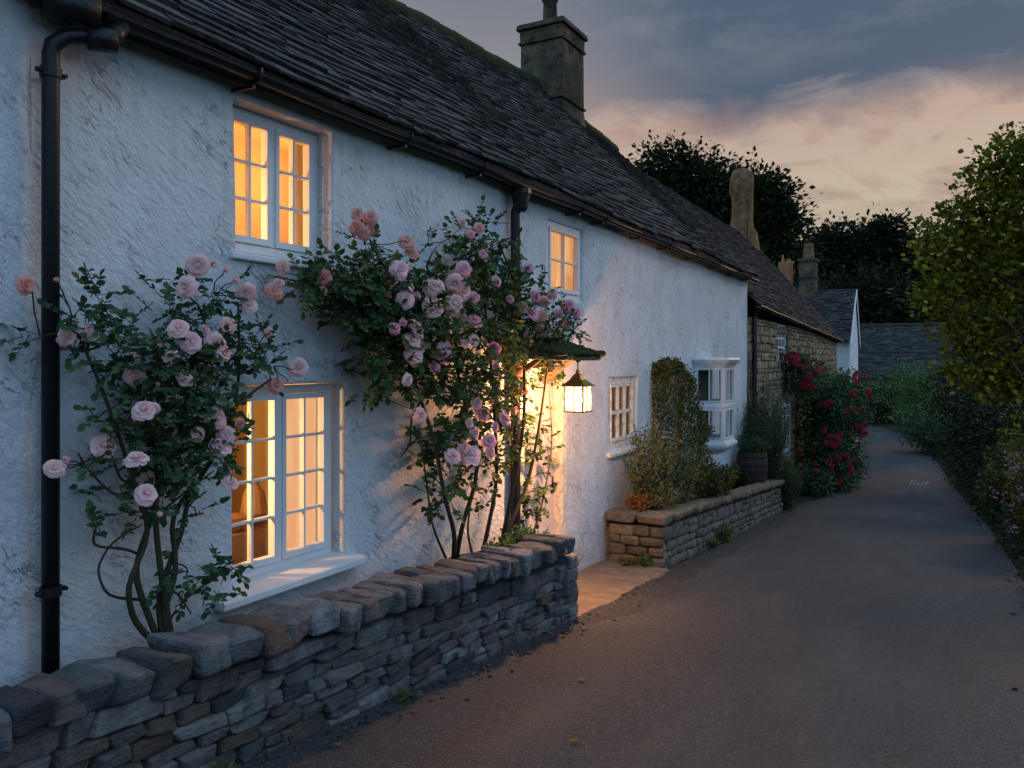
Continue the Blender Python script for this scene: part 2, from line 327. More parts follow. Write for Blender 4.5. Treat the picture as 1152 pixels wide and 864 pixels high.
M['sage_leaf'] = m_leaf('sage_leaves', [(0, (0.07, 0.10, 0.04)), (0.6, (0.15, 0.18, 0.075)), (0.85, (0.22, 0.20, 0.08)), (1, (0.34, 0.19, 0.10))], 0.6, 0.3)
M['orange_leaf'] = m_leaf('rust_leaves', [(0, (0.10, 0.07, 0.02)), (0.5, (0.22, 0.11, 0.03)), (1, (0.40, 0.15, 0.04))], 0.6, 0.3)
M['mixed_leaf'] = m_leaf('green_and_rust_leaves', [(0, (0.03, 0.045, 0.015)), (0.6, (0.07, 0.08, 0.025)), (0.78, (0.12, 0.09, 0.03)), (1, (0.38, 0.15, 0.04))], 0.6, 0.3)
M['feather_leaf'] = m_leaf('feathery_leaves', [(0, (0.025, 0.05, 0.025)), (0.7, (0.06, 0.105, 0.045)), (1, (0.10, 0.14, 0.06))], 0.6, 0.3)
M['petal'] = m_leaf('pale_pink_petals', [(0, (0.86, 0.50, 0.50)), (0.4, (0.95, 0.66, 0.64)), (0.75, (0.95, 0.58, 0.52)), (1, (0.95, 0.76, 0.71))], 0.6, 0.3, True)
M['petal_deep'] = m_leaf('deeper_pink_petals', [(0, (0.76, 0.28, 0.36)), (0.5, (0.90, 0.42, 0.48)), (1, (0.92, 0.58, 0.60))], 0.6, 0.3, True)
M['petal_peach'] = m_leaf('peach_petals', [(0, (0.74, 0.30, 0.24)), (0.5, (0.82, 0.40, 0.32)), (1, (0.84, 0.54, 0.44))], 0.6, 0.3, True)
M['petal_red'] = m_leaf('red_petals', [(0, (0.20, 0.012, 0.03)), (0.5, (0.30, 0.02, 0.04)), (1, (0.40, 0.06, 0.05))], 0.6, 0.25, True)
M['petal_mauve'] = m_leaf('mauve_petals', [(0, (0.25, 0.12, 0.18)), (1, (0.42, 0.22, 0.28))], 0.6, 0.25)
m = M['bark'] = mat('bark'); v = OC(scale=(1, 1, .3)); out(PB(MIXC(NOISE(v, 30, 7), (0.028, 0.022, 0.015), (0.085, 0.065, 0.045)), 0.92, BUMP(NOISE(v, 60, 6, 0.7), 0.01), 0.15))
m = M['stem'] = mat('green_brown_stem'); v = OC(); out(PB(MIXC(NOISE(v, 12, 7), (0.03, 0.035, 0.018), (0.06, 0.045, 0.028)), 0.85, BUMP(NOISE(v, 80, 4), 0.004), 0.15))
m = M['barrel'] = mat('dark_barrel_wood'); v = OC(scale=(1, 1, .2)); out(PB(MIXC(NOISE(v, 30, 6), (0.025, 0.018, 0.015), (0.06, 0.042, 0.035)), 0.8, BUMP(NOISE(v, 50, 5), 0.006)))
# glass that lets the room through and mirrors the sky a little
m = M['glass'] = mat('window_glass'); tr = N('ShaderNodeBsdfTransparent'); gl = N('ShaderNodeBsdfGlossy'); gl.inputs['Roughness'].default_value = 0.03
L(BUMP(NOISE(OC(), 3, 2), 0.01), gl.inputs['Normal'])
fr = N('ShaderNodeLayerWeight'); fr.inputs[0].default_value = .5; mx = N('ShaderNodeMixShader'); L(MA('MULTIPLY_ADD', MA('POWER', fr.outputs['Facing'], 4.0), 0.55, 0.03), mx.inputs[0]); L(tr.outputs[0], mx.inputs[1]); L(gl.outputs[0], mx.inputs[2]); out(mx.outputs[0])
def m_emit(name, c1, c2, s, sc=3.0, scale=(1, 1, 1)):  # cloth that emits its own glow, standing in for lamplight through it
    m = mat(name); em = N('ShaderNodeEmission'); L(MIXC(RAMP(NOISE(OC(scale=scale), sc, 5), [(0.35, (0,0,0)), (0.65, (1,1,1))]), c1, c2), em.inputs[0]); em.inputs[1].default_value = s; out(em.outputs[0]); return m
M['blind'] = m_emit('lamp_lit_blind', (1.0, 0.50, 0.13), (1.0, 0.42, 0.10), 0.98, 2)
M['lit_curtain'] = m_emit('lamp_lit_curtain', (1.0, 0.55, 0.26), (0.92, 0.42, 0.20), 0.92, 4, (1, 3, .4))
M['lit_curtain2'] = m_emit('lamp_lit_curtain_gold', (1.0, 0.50, 0.20), (0.75, 0.30, 0.09), 0.95, 4, (1, 3, .4))
m = M['lamp_glass'] = mat('lit_lantern_glass'); em = N('ShaderNodeEmission'); em.inputs[0].default_value = (1, .80, .50, 1); em.inputs[1].default_value = 5.0
tr = N('ShaderNodeBsdfTransparent'); mx = N('ShaderNodeMixShader'); mx.inputs[0].default_value = .12; L(tr.outputs[0], mx.inputs[1]); L(em.outputs[0], mx.inputs[2]); out(mx.outputs[0])
m = M['room'] = mat('warm_room_plaster'); out(PB(MIXC(NOISE(OC(), 3, 4), (0.82, 0.62, 0.28), (0.74, 0.52, 0.22)), 0.8))
m = M['room_wood'] = mat('dark_room_wood'); out(PB(MIXC(NOISE(OC(scale=(1,1,.2)), 12, 5), (0.14, 0.07, 0.03), (0.25, 0.13, 0.05)), 0.5))
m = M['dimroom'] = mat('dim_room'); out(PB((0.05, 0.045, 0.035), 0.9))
m = M['lace'] = mat('lace_curtain'); out(PB(MIXC(NOISE(OC(scale=(1, 6, .6)), 6, 4), (0.45, 0.42, 0.36), (0.22, 0.20, 0.17)), 0.9))

# ------------------------------------------------------------------ stones
def cube_template(n):
    idx = {}; V = []; Fc = []
    def vid(p):
        k = tuple(round(q, 4) for q in p)
        if k not in idx: idx[k] = len(V); V.append(k)
        return idx[k]
    g = np.linspace(-1, 1, n + 1)
    for ax in range(3):
        for s in (-1, 1):
            for i in range(n):
                for j in range(n):
                    q = []
                    for a, b in ((i, j), (i+1, j), (i+1, j+1), (i, j+1)):
                        p = [0, 0, 0]; p[ax] = s; p[(ax+1) % 3] = g[a]; p[(ax+2) % 3] = g[b]; q.append(vid(p))
                    Fc.append(tuple(q if s > 0 else q[::-1]))
    return np.array(V), Fc
CT = {n: cube_template(n) for n in (1, 2, 3, 4, 5, 6, 8)}
def stone(mb, c, h, n=5, k=5.0, rough=0.06, tilt=0.0, m=0, axis=None):
    """a rough rounded block: centre c, half sizes h"""
    V, Fc = CT[n]
    q = V / (np.sum(np.abs(V) ** k, axis=1) ** (1 / k))[:, None]
    # taper and skew so that no two blocks share an outline
    cj = rng.uniform(-1, 1, (2, 2, 2, 3)) * rough * 1.7
    f_ = (np.clip(q, -1, 1) + 1) / 2; dd = 0
    for i_ in (0, 1):
        for j_ in (0, 1):
            for k_ in (0, 1):
                wt_ = np.where(i_, f_[:, 0], 1-f_[:, 0]) * np.where(j_, f_[:, 1], 1-f_[:, 1]) * np.where(k_, f_[:, 2], 1-f_[:, 2]); dd = dd + wt_[:, None] * cj[i_, j_, k_]
    q = q + dd
    tp = rng.uniform(-0.12, 0.12, 2); q[:, 1] *= 1 + tp[0] * q[:, 2]; q[:, 2] *= 1 + tp[1] * q[:, 1]
    p = q * np.array(h)
    s = min(h)
    d = np.zeros_like(p)
    for _ in range(4):
        kk = rng.uniform(-1, 1, (3, 3)) * rng.uniform(1.2, 3.2) / s * 0.6
        d += np.sin(p @ kk.T + rng.uniform(0, 6.28, 3)) * 0.5
    p = p + d * rough * s * .55 + rng.normal(size=p.shape) * rough * s * .13
    if tilt:
        a = rng.normal(0, tilt); ca, sa = math.cos(a), math.sin(a)
        y, z = p[:, 1].copy(), p[:, 2].copy(); p[:, 1] = ca*y - sa*z; p[:, 2] = sa*y + ca*z
    if axis is not None: p = p @ np.array(axis).T
    mb.add(p + np.array(c), Fc, m, float(rng.random()))
def courses(u0, u1, H, hmin, hmax, lmin, lmax, split=0.25):
    """irregular courses; yields (u, v, du, dv) rectangles filling u0..u1 x 0..H"""
    v = 0; res = []
    while v < H - 1e-6:
        hh = random.uniform(hmin, hmax)
        if H - v - hh < hmin * 0.8: hh = H - v
        u = u0 - random.uniform(0, lmin)
        while u < u1:
            ll = random.uniform(lmin, lmax) * (0.6 + 0.6 * hh / hmax)
            a, b = max(u, u0), min(u + ll, u1)
            if b - a > lmin * 0.3:
                if hh > (hmin + hmax) / 2 and random.random() < split:
                    f = random.uniform(0.35, 0.65)
                    res.append((a, v, b - a, hh * f)); 
                    if random.random() < .5:
                        g = random.uniform(.35, .65); res.append((a, v + hh*f, (b-a)*g, hh*(1-f))); res.append((a + (b-a)*g, v + hh*f, (b-a)*(1-g), hh*(1-f)))
                    else: res.append((a, v + hh * f, b - a, hh * (1 - f)))
                else: res.append((a, v, b - a, hh))
            u += ll
        v += hh
    return res

# ------------------------------------------------------------------ ground, lane
def grid_sheet(name, xs, ys, zf, mt, kind='structure'):
    mb = MB(); V = [(x, y, zf(x, y)) for y in ys for x in xs]; k = len(xs)
    mb.add(V, [(j*k+i, j*k+i+1, (j+1)*k+i+1, (j+1)*k+i) for j in range(len(ys)-1) for i in range(k-1)])
    return tag(mb.build(name, mt, smooth=True), kind=kind)
def terr(x, y):
    z = gz(y) - 0.03
    if x > 4.6: z += min(0.5, (x - 4.6) * 0.15)
    if y > 58: z += min(30, (y - 58) * 0.16)
    return z
xs = [-400, -150, -60, -30, -15, -8, -4, -2, -1, 0, .8, 2, 3, 4, 4.6, 5.5, 7, 9, 14, 25, 50, 100, 200, 400]
ys = [-60, -30, -15, -8] + list(np.arange(-4, 36, 1.0)) + [38, 41, 44, 47, 50, 54, 58, 64, 72, 85, 110, 160, 260, 600]
grid_sheet('ground', xs, ys, terr, M['earth'])
Lp = [(-15, .5), (0, .50), (3, .62), (5.6, .75), (8, .70), (15.7, .66), (18.5, .90), (24, .75), (30, .42), (36, -.05), (40, -.9), (43, -3), (45, -7), (46, -20)]
Rp = [(-15, 4.2), (0, 4.1), (6, 4.05), (10, 4.0), (15.7, 3.83), (20, 3.6), (27.8, 3.04), (34, 2.5), (40, 1.5), (44, .2), (47.5, -2.5), (49.2, -7), (50, -20)]
def resample(P, n):
    P = np.array(P); d = np.r_[0, np.cumsum(np.hypot(*np.diff(P, axis=0).T))]; t = np.linspace(0, d[-1], n)
    return np.stack([np.interp(t, d, P[:, 0]), np.interp(t, d, P[:, 1])], 1)
nr = 170; lp, rp = resample(Lp, nr), resample(Rp, nr)
mb = MB(); V = []; kx = 14
for a, b in zip(lp, rp):
    for i in range(kx + 1):
        t = i / kx; y = a[0] + (b[0]-a[0])*t; x = a[1] + (b[1]-a[1])*t
        V.append((x, y, gz(y) + 0.004 + 0.035 * (1 - (2*t-1)**2)))
mb.add(V, [(j*(kx+1)+i, j*(kx+1)+i+1, (j+1)*(kx+1)+i+1, (j+1)*(kx+1)+i) for j in range(nr-1) for i in range(kx)])
tag(mb.build('road', M['asphalt'], smooth=True), kind='structure')
# repaired strip of darker asphalt along the verge
def roadz(x, y):
    l = np.interp(y, [p[0] for p in Lp[:10]], [p[1] for p in Lp[:10]]); r = np.interp(y, [p[0] for p in Rp[:8]], [p[1] for p in Rp[:8]])
    t = min(1, max(0, (x - l) / (r - l))); return gz(y) + 0.004 + 0.035 * (1 - (2*t-1)**2)
mb = MB(); V = []; yy = np.arange(5.2, 14.5, 0.12)
for y in yy:
    wv = 0.02 + 0.28*min(1, (y-5.2)/.8)*1.0 + 0.05 * math.sin(y * 2.1) + 0.03 * math.sin(y * 7.3) + (0.08 if 5.6 < y < 8.3 else 0)
    for i in range(5):
        x = 0.74 + wv * i / 4; V.append((x, y, roadz(x, y) + (0.005 if i < 4 else -.006)))
mb.add(V, [(j*5+i, j*5+i+1, (j+1)*5+i+1, (j+1)*5+i) for j in range(len(yy)-1) for i in range(4)])
tag(mb.build('road_patch', M['asphalt_patch'], smooth=True), kind='structure')
# threshold paving in the gap between the two low walls
mb = MB(); V = []; yy = np.arange(5.75, 8.25, 0.1); xx = np.linspace(-.3, .84, 9)
for y in yy:
    for x in xx: V.append((x + (0.03*math.sin(y*9) + .02*math.sin(y*23) if x > .75 else 0), y, gz(y) + 0.018 - (.02 if x > .75 else 0) + 0.004*math.sin(x*9+y*5)))
mb.add(V, [(j*9+i, j*9+i+1, (j+1)*9+i+1, (j+1)*9+i) for j in range(len(yy)-1) for i in range(8)])
tag(mb.build('path', M['paving'], smooth=True), kind='structure')
# grit and crumbs along the verge
mb = MB()
for _ in range(1500):
    y = random.uniform(1.0, 24); l = float(np.interp(y, [p[0] for p in Lp[:10]], [p[1] for p in Lp[:10]]))
    if random.random() < .25: x = float(np.interp(y, [p[0] for p in Rp[:8]], [p[1] for p in Rp[:8]])) - abs(random.gauss(0, .12))
    else: x = l + 0.03 + abs(random.gauss(0, 0.12))
    s = random.uniform(.003, .010) if random.random() < .96 else random.uniform(.01, .014)
    V0, F0 = CT[1]; p = V0 * np.array([s*random.uniform(.6, 1.2), s*random.uniform(.6, 1.3), s*.6]) + rng.normal(0, s*.25, V0.shape)
    mb.add(p + np.array((x, y, roadz(x, y) + s*.4 + .004)), F0, 0, random.random())
tag(mb.build('gravel', M['grit']), kind='stuff')
# worn painted marking on the lane, far off
mb = MB(); c0 = far(1015, 539, 21.5)
def pm(x0, y0, x1, y1): mb.add([(a, b, roadz(a, b) + .009) for a, b in ((x0, y0), (x1, y0), (x1, y1), (x0, y1))], [(0,1,2,3)])
ux, uy = 2.55, 23.0
w_, h_ = .42, 1.15
pm(ux-w_/2, uy+h_-.08, ux+w_/2, uy+h_); pm(ux-w_/2, uy+.5, ux+w_/2, uy+.57); pm(ux-w_/2, uy+.58, ux-w_/2+.045, uy+h_-.09); pm(ux+w_/2-.045, uy+.58, ux+w_/2, uy+h_-.09)
pm(ux-.12, uy+.72, ux+.12, uy+.78)
for i in range(5):
    x0 = ux - w_/2 + i*.088; pm(x0, uy, x0+.035, uy+.38); 
    if i % 2: pm(x0+.036, uy+.15, x0+.07, uy+.22)
pm(ux-w_/2, uy-.09, ux+w_/2, uy-.02)
tag(mb.build('road_marking', M['road_paint']), kind='structure')

# ------------------------------------------------------------------ cottage shell
def wall_sheet(mb, u0, u1, ztop, zbot, holes, P, depth, step=0.12, wob=0.012, mi=0):
    """front face in (u, z) with rectangular holes; P(u, z, d) maps to the world (d = depth into the wall)"""
    us = set([u0, u1]); zs = set([zbot, ztop])
    for a, b, c, d in holes: us |= {a, b}; zs |= {c, d}
    def fill(s):
        s = sorted(s); r = []
        for a, b in zip(s, s[1:]):
            n = max(1, int(round((b - a) / step))); r += [a + (b-a)*i/n for i in range(n)]
        return r + [s[-1]]
    us, zs = fill(us), fill(zs); idx = {}
    V = []; Fc = []
    def wv(u, z): return wob * (math.sin(u*1.7+z*.8) + .6*math.sin(u*3.9-z*2.7+1) + .5*math.sin(z*5.1+u*.7))
    for i, u in enumerate(us):
        for j, z in enumerate(zs):
            idx[i, j] = len(V); V.append(P(u, z, wv(u, z)))
    inh = lambda u, z: any(a < u < b and c < z < d for a, b, c, d in holes)
    for i in range(len(us)-1):
        for j in range(len(zs)-1):
            if not inh((us[i]+us[i+1])/2, (zs[j]+zs[j+1])/2): Fc.append((idx[i,j], idx[i+1,j], idx[i+1,j+1], idx[i,j+1]))
    for a, b, c, d in holes:
        ua = [k for k, u in enumerate(us) if a-1e-9 <= u <= b+1e-9]; zc = [k for k, z in enumerate(zs) if c-1e-9 <= z <= d+1e-9]
        ring = [(i, zc[0]) for i in ua] + [(ua[-1], j) for j in zc[1:]] + [(i, zc[-1]) for i in ua[-2::-1]] + [(ua[0], j) for j in zc[-2:0:-1]]
        b0 = len(V)
        for i, j in ring: V.append(P(us[i], zs[j], depth))
        n = len(ring)
        for q in range(n):
            r = (q+1) % n; Fc.append((idx[ring[q]], b0+q, b0+r, idx[ring[r]])[::-1])
    mb.add(V, Fc, mi)
H1 = [(3.02, 3.77, 2.77, 3.60), (3.00, 3.92, .94, 2.06), (6.77, 7.57, 2.80, 3.53), (6.18, 7.08, -.4, 2.14), (8.28, 9.16, 1.20, 2.0), (11.66, 12.44, .92, 2.18)]
YE = 15.05
cot = thing('white_cottage', 'long white roughcast cottage with dark stone slate roof and lit windows', 'cottage', (0, 7, 0))
mb = MB()
wall_sheet(mb, 1.93, YE, 3.78, -1.0, H1, lambda u, z, d: (-d - (.0), u, z), .30)
mb.build('wall', M['stucco'], cot, smooth=False, bevel=.022)
mb = MB()   # older, slightly thicker end of the front, left of the downpipe; and end wall
mb.add([(.055, -2.5, -.2), (.055, 1.80, -.2), (.055, 1.80, 4.4), (.055, -2.5, 4.4), (.05, -2.5, -.2)], [(0,1,2,3)])
yy = np.linspace(-2.5, 1.98, 40); zz = np.linspace(-.2, 4.0, 40)
mb = MB(); V = []
for y in yy:
    for z in zz:
        x = .055 - .055 * max(0, (y - 1.74) / .24) + .006*math.sin(y*4+z*3) + .004*math.sin(z*9); V.append((x, y, z))
mb.add(V, [(i*40+j, (i+1)*40+j, (i+1)*40+j+1, i*40+j+1) for i in range(39) for j in range(39)])
mb.build('wall', M['stucco'], cot, smooth=True)
mb = MB()   # gable end and rear
ridge_pts = [(-3, 6.55), (7.8, 6.6), (9.7, 6.72), (11.9, 6.82), (14.0, 6.62), (16.8, 6.48), (28.4, 6.4)]
rz = lambda y: float(np.interp(y, [p[0] for p in ridge_pts], [p[1] for p in ridge_pts]))
mb.add([(0, YE, -1.2), (-5.6, YE, -1.2), (-5.6, YE, 3.6), (-2.8, YE, 6.4), (0, YE, 3.7)], [(0,1,2,3,4)])
mb.add([(-5.6, -2.5, -1.2), (-5.6, YE, -1.2), (-5.6, YE, 3.6), (-5.6, -2.5, 3.6)], [(0,1,2,3)])
mb.build('rear_wall', M['stucco'], cot)

def slates(mb, y0, y1, eave, ridge, rows, wmin, wmax, thick, under=True, cut=None):
    """courses of stone slates between two lines given as functions of y; eave/ridge return (x, z)"""
    for r in range(rows):
        t0 = 1 - (1 - r / rows) ** 1.0; t1 = (r + 1.9) / rows
        f = 1.25 - .5 * r / rows
        y = y0 - random.uniform(0, wmax)
        while y < y1:
            wd = random.uniform(wmin, wmax) * f; a, b = max(y, y0), min(y + wd, y1); y += wd
            if b - a < .03: continue
            g = .006
            th = thick * random.uniform(.6, 1.5); lift = random.uniform(0, .012); tj = random.uniform(-.35, .35) / rows * .5
            V = []
            for yy_ in (a + g, b - g):
                (ex, ez), (rx, rz_) = eave(yy_), ridge(yy_); d = Vector((rx-ex, 0, rz_-ez)); ln = d.length; n = Vector((-d.z, 0, d.x)).normalized()
                if n.z < 0: n = -n
                e0 = Vector((ex, yy_, ez)); jj = tj + random.uniform(-.1, .1)/rows
                p0 = e0 + d * (t0 + jj); p1 = e0 + d * min(1.0, t1 + tj*.5)
                V += [p0 + n*(lift + .012), p0 + n*(lift + .012 + th), p1 + n*(th*.35), p1 + n*0.0]
            mb.add(V, [(0,1,2,3), (7,6,5,4), (1,5,6,2), (0,4,5,1), (0,3,7,4)], 0, random.random()**1.3)
mb = MB()
EV = lambda y: (.20, 3.72 + .02*math.sin(y*1.3)); RG = lambda y: (-2.8, rz(y) + .015*math.sin(y*2.3))
slates(mb, -2.5, 15.15, EV, RG, 36, .10, .27, .022)
yy = np.linspace(-2.5, 15.12, 50)
for a, b in zip(yy, yy[1:]):
    for (f1, f2) in ((EV, RG),):
        mb.add([(f1(a)[0], a, f1(a)[1]-.01), (f1(b)[0], b, f1(b)[1]-.01), (f2(b)[0], b, f2(b)[1]), (f2(a)[0], a, f2(a)[1])], [(0,1,2,3)], 0, .1)
    mb.add([(-2.8, a, RG(a)[1]), (-2.8, b, RG(b)[1]), (-5.9, b, 3.5), (-5.9, a, 3.5)], [(0,1,2,3)], 0, .2)
    mb.add([(.20, a, 3.70), (.20, b, 3.70), (-.1, b, 3.69), (-.1, a, 3.69)], [(0,1,2,3)], 0, .05)
for a, b in zip(yy, yy[1:]): mb.add([(.197, a, 3.675), (.197, b, 3.675), (.197, b, EV(b)[1]+.002), (.197, a, EV(a)[1]+.002)], [(0,1,2,3)], 0, .05)
roof = mb.build('roof', M['slate'], cot)
mb = MB()   # mossy ridge tiles
y = -2.5
while y < 15.1:
    l = .38; za, zb = RG(y)[1], RG(y + l)[1]; V = []
    for yy_, z in ((y, za), (y + l + .02, zb)):
        j = random.uniform(-.012, .012)
        for a in range(7):
            an = PI * (a / 6 * 1.4 - .2); V.append((-2.8 + math.cos(an)*.16, yy_, z - .06 + j + math.sin(an)*.14))
    mb.add(V, [(i, i+1, 7+i+1, 7+i) for i in range(6)], 0, random.random()); y += l
mb.build('ridge', M['moss'], cot, smooth=True)

# gutter, brackets, downpipes -------------------------------------------------
def gutter(y0, y1, x, z0, z1, r=.06):
    mb = MB(); n = 40; V = []; k = 9
    for i in range(n + 1):
        y = y0 + (y1-y0)*i/n; z = z0 + (z1-z0)*i/n + .006*math.sin(i*.9)
        for (rr, rev) in ((r, 0), (r*.86, 1)):
            for a in range(k):
                an = PI + PI * (a if not rev else k-1-a) / (k-1); V.append((x + math.cos(an)*rr, y, z + math.sin(an)*rr))
    K = 2*k
    mb.add(V, [(i*K+a, i*K+(a+1) % K, (i+1)*K+(a+1) % K, (i+1)*K+a) for i in range(n) for a in range(K)])
    mb.add(V[:K], [tuple(range(K))]); mb.add(V[-K:], [tuple(range(K))])
    return mb
g = gutter(2.15, 15.12, .155, 3.685, 3.675, .038).build('gutter', M['blackmetal'], cot, smooth=True)
for y in [3.0, 4.32, 5.28, 7.15, 7.75, 8.9, 9.9, 11.1, 12.3, 13.5, 14.5]:
    mb = MB(); pts = [(.0, y, 3.60)] + [(.155 + .044*math.cos(PI + a*PI/6), y, 3.685 + .044*math.sin(PI + a*PI/6)) for a in range(7)]
    mb.tube(pts[1:], .008, 6); mb.box((-.01, y-.010, 3.618), (.15, y+.010, 3.636)); mb.tube([(.199, y, 3.685), (.203, y, 3.715)], .008, 6)
    mb.build('gutter_bracket', M['blackmetal'], cot)
def pipe(y, x, z0, z1, r, parent, clamps, head=True, name='downpipe'):
    mb = MB(); mb.tube([(x, y, z0), (x, y, z1)], r, 14)
    if head: mb.lathe([(r*1.05, -.16), (r*1.25, -.12), (r*1.9, -.02), (r*1.9, .02)], (x + .03, y, z1 + .10), 12)
    o = mb.build(name, M['blackmetal'], parent, smooth=False, bevel=.003)
    for z in clamps:
        mb = MB(); mb.tube([(x, y, z-.018), (x, y, z+.018)], r*1.22, 14); mb.tube([(x - .0, y - r*1.9, z), (x, y + r*1.9, z)], .012, 8)
        mb.build('pipe_clamp', M['blackmetal'], o).parent = o
        c = bpy.data.objects[-1] if False else None
    return o
def pipe_fix(): pass
# first pipe with its swan-neck and joined gutter ends
x = .085; y1 = on(57, 400, x).y
mb = MB(); mb.tube([(x, y1, .55), (x, y1, 3.46), (x+.005, y1+.005, 3.50), (x + .03, y1 + .05, 3.545), (x + .05, y1 + .11, 3.56), (x+.09, y1 + .17, 3.57)], .034, 16)
mb.tube([(x+.06, y1 + .12, 3.56), (x + .115, y1 + .22, 3.565)], .052, 14); mb.tube([(x+.02, y1-.05, 3.66), (x + .115, y1 + .14, 3.66)], .062, 14)
mb.tube([(x+.08, y1 + .20, 3.56), (.155, y1 + .27, 3.66)], .040, 12); mb.tube([(x + .045, y1, 3.60), (x+.05, y1 + .03, 3.75)], .06, 12)
dp = mb.build('downpipe', M['blackmetal'], cot, smooth=True)
for z in (on(57, 82, x).z, on(57, 665, x).z):
    mb = MB(); mb.tube([(x, y1, z-.02), (x, y1, z+.02)], .042, 16); mb.tube([(x, y1 - .06, z), (x, y1 + .06, z)], .011, 8); mb.tube([(x+.02, y1+.055, z), (x-.09, y1 + .055, z)], .009, 8)
    o = mb.build('pipe_clamp', M['blackmetal'], cot); o.location = (0,0,0); o.parent = dp
x = .07; y2 = on(580, 400, x).y
mb = MB(); mb.tube([(x, y2, .1), (x, y2, 3.46), (x+.03, y2, 3.52)], .043, 14)
mb.lathe([(.045, -.14), (.06, -.11), (.085, 0), (.09, .01), (.09, .05)], (x+.05, y2, 3.60), 10)
dp = mb.build('downpipe', M['blackmetal'], cot, bevel=.003)
for z in (3.2, 1.6):
    mb = MB(); mb.tube([(x, y2, z-.02), (x, y2, z+.02)], .052, 14); o = mb.build('pipe_clamp', M['blackmetal'], cot); o.parent = dp

# windows -------------------------------------------------------------------
def win(parent, O, U, Nn, W, Hh, lights, rows, fr=.045, bar=.016, dep=.05, mt='trim', glass=True, casement=.03, name='window'):
    """O lower corner, U unit along, Nn unit outward; lights = list of pane columns per casement"""
    O, U, Nn = Vector(O), Vector(U).normalized(), Vector(Nn).normalized(); Zv = Vector((0, 0, 1)); mb = MB()
    B = lambda u0, u1, z0, z1, d0, d1: mb.obox(O + U*u0 + Zv*z0 + Nn*d0, U*(u1-u0), Zv*(z1-z0), Nn*(d1-d0))
    B(0, W, 0, fr, -dep, 0); B(0, W, Hh-fr, Hh, -dep, 0); B(0, fr, fr, Hh-fr, -dep, 0); B(W-fr, W, fr, Hh-fr, -dep, 0)
    nl = len(lights); cw = (W - 2*fr) / nl
    panes = []
    for i, cols in enumerate(lights):
        a = fr + cw*i; b = a + cw
        if i: B(a - fr*.35, a + fr*.35, fr, Hh-fr, -dep, .004)
        a += fr*.36 if i else .003; b -= fr*.36 if i < nl-1 else .003
        z0, z1 = fr + .003, Hh - fr - .003; s = casement
        B(a, b, z0, z0+s*1.3, -dep+.01, .012); B(a, b, z1-s, z1, -dep+.01, .012); B(a, a+s, z0+s*1.3, z1-s, -dep+.01, .012); B(b-s, b, z0+s*1.3, z1-s, -dep+.01, .012)
        ia, ib, iz0, iz1 = a+s, b-s, z0+s*1.3, z1-s
        for c in range(1, cols): u = ia + (ib-ia)*c/cols; B(u-bar/2, u+bar/2, iz0, iz1, -dep+.018, .004)
        for r in range(1, rows): z = iz0 + (iz1-iz0)*r/rows; B(ia, ib, z-bar/2, z+bar/2, -dep+.02, .001)
        panes.append((ia, ib, iz0, iz1))
    o = mb.build(name, M[mt], parent, bevel=.003)
    if glass:
        for (a, b, c, d) in panes:
            mb = MB(); mb.obox(O + U*a + Zv*c + Nn*(-dep+.022), U*(b-a), Zv*(d-c), Nn*.004)
            g_ = mb.build('glass', M['glass'], parent); g_.parent = o
    return o
def sub(mb, name, mt, root, par, **k):
    o = mb.build(name, mt, root, **k); o.parent = par; return o
def sill(o, root, y0, y1, z, proj, th, x0=-.14, mt='trim'):
    mb = MB(); mb.add([(x0, y0, z), (proj, y0, z-.03), (proj, y0, z-.03-th), (x0, y0, z-th-.03), (x0, y1, z), (proj, y1, z-.03), (proj, y1, z-.03-th), (x0, y1, z-th-.03)],
                      [(0,1,2,3), (7,6,5,4), (0,4,5,1), (1,5,6,2), (2,6,7,3), (3,7,4,0)])
    return sub(mb, 'sill', M[mt], root, o, bevel=.008)
def curtain(mb, x, ya, yb, za, zb, amp=.012, fq=60, t=.5, curve=0):
    n = max(4, int(abs(yb-ya)*120)); V = []; mz = 8
    for i in range(n+1):
        u = i/n
        for j in range(mz+1):
            z = za + (zb-za)*j/mz; y = ya + (yb-ya)*u*(1 - curve*math.sin(PI*j/mz)); V.append((x + amp*math.sin(y*fq + .8*math.sin(z*2)), y, z))
    mb.add(V, [(i*(mz+1)+j, (i+1)*(mz+1)+j, (i+1)*(mz+1)+j+1, i*(mz+1)+j+1) for i in range(n) for j in range(mz)])
def plamp(name, loc, power, col, rad):
    l = bpy.data.lights.new(name, 'POINT'); o = bpy.data.objects.new(name, l); C.objects.link(o); o.location = loc; l.energy = power; l.color = col; l.shadow_soft_size = rad; return o
xn = (1, 0, 0)
# upper left: orange blind behind twelve panes
w1 = win(cot, (-.125, 3.02, 2.80), (0,1,0), xn, .75, .80, [2, 2], 3, fr=.05); tag(w1, 'upper casement window with glowing orange blind')
sill(w1, cot, 2.97, 3.76, 2.80, .03, .035)
mb = MB()
x0, x1, a, b, c, d = -1.0, -.20, 2.3, 5.8, 2.55, 3.75
mb.add([(x1,a,c),(x0,a,c),(x0,b,c),(x1,b,c),(x1,a,d),(x0,a,d),(x0,b,d),(x1,b,d)], [(0,1,2,3),(4,7,6,5),(1,5,6,2),(0,4,5,1),(3,2,6,7)])
sub(mb, 'room', M['room'], cot, w1)
mb = MB(); curtain(mb, -.24, 3.66, 3.78, 2.75, 3.65, .01, 70); sub(mb, 'curtain', M['room'], cot, w1, smooth=True)
plamp('upstairs_lamp', (-.50, 2.70, 2.92), 52, (1, .52, .21), .04); plamp('upstairs_ceiling_lamp', (-.62, 4.15, 3.45), 8, (1, .52, .21), .15)  # second source is an added fill that brightens the back wall
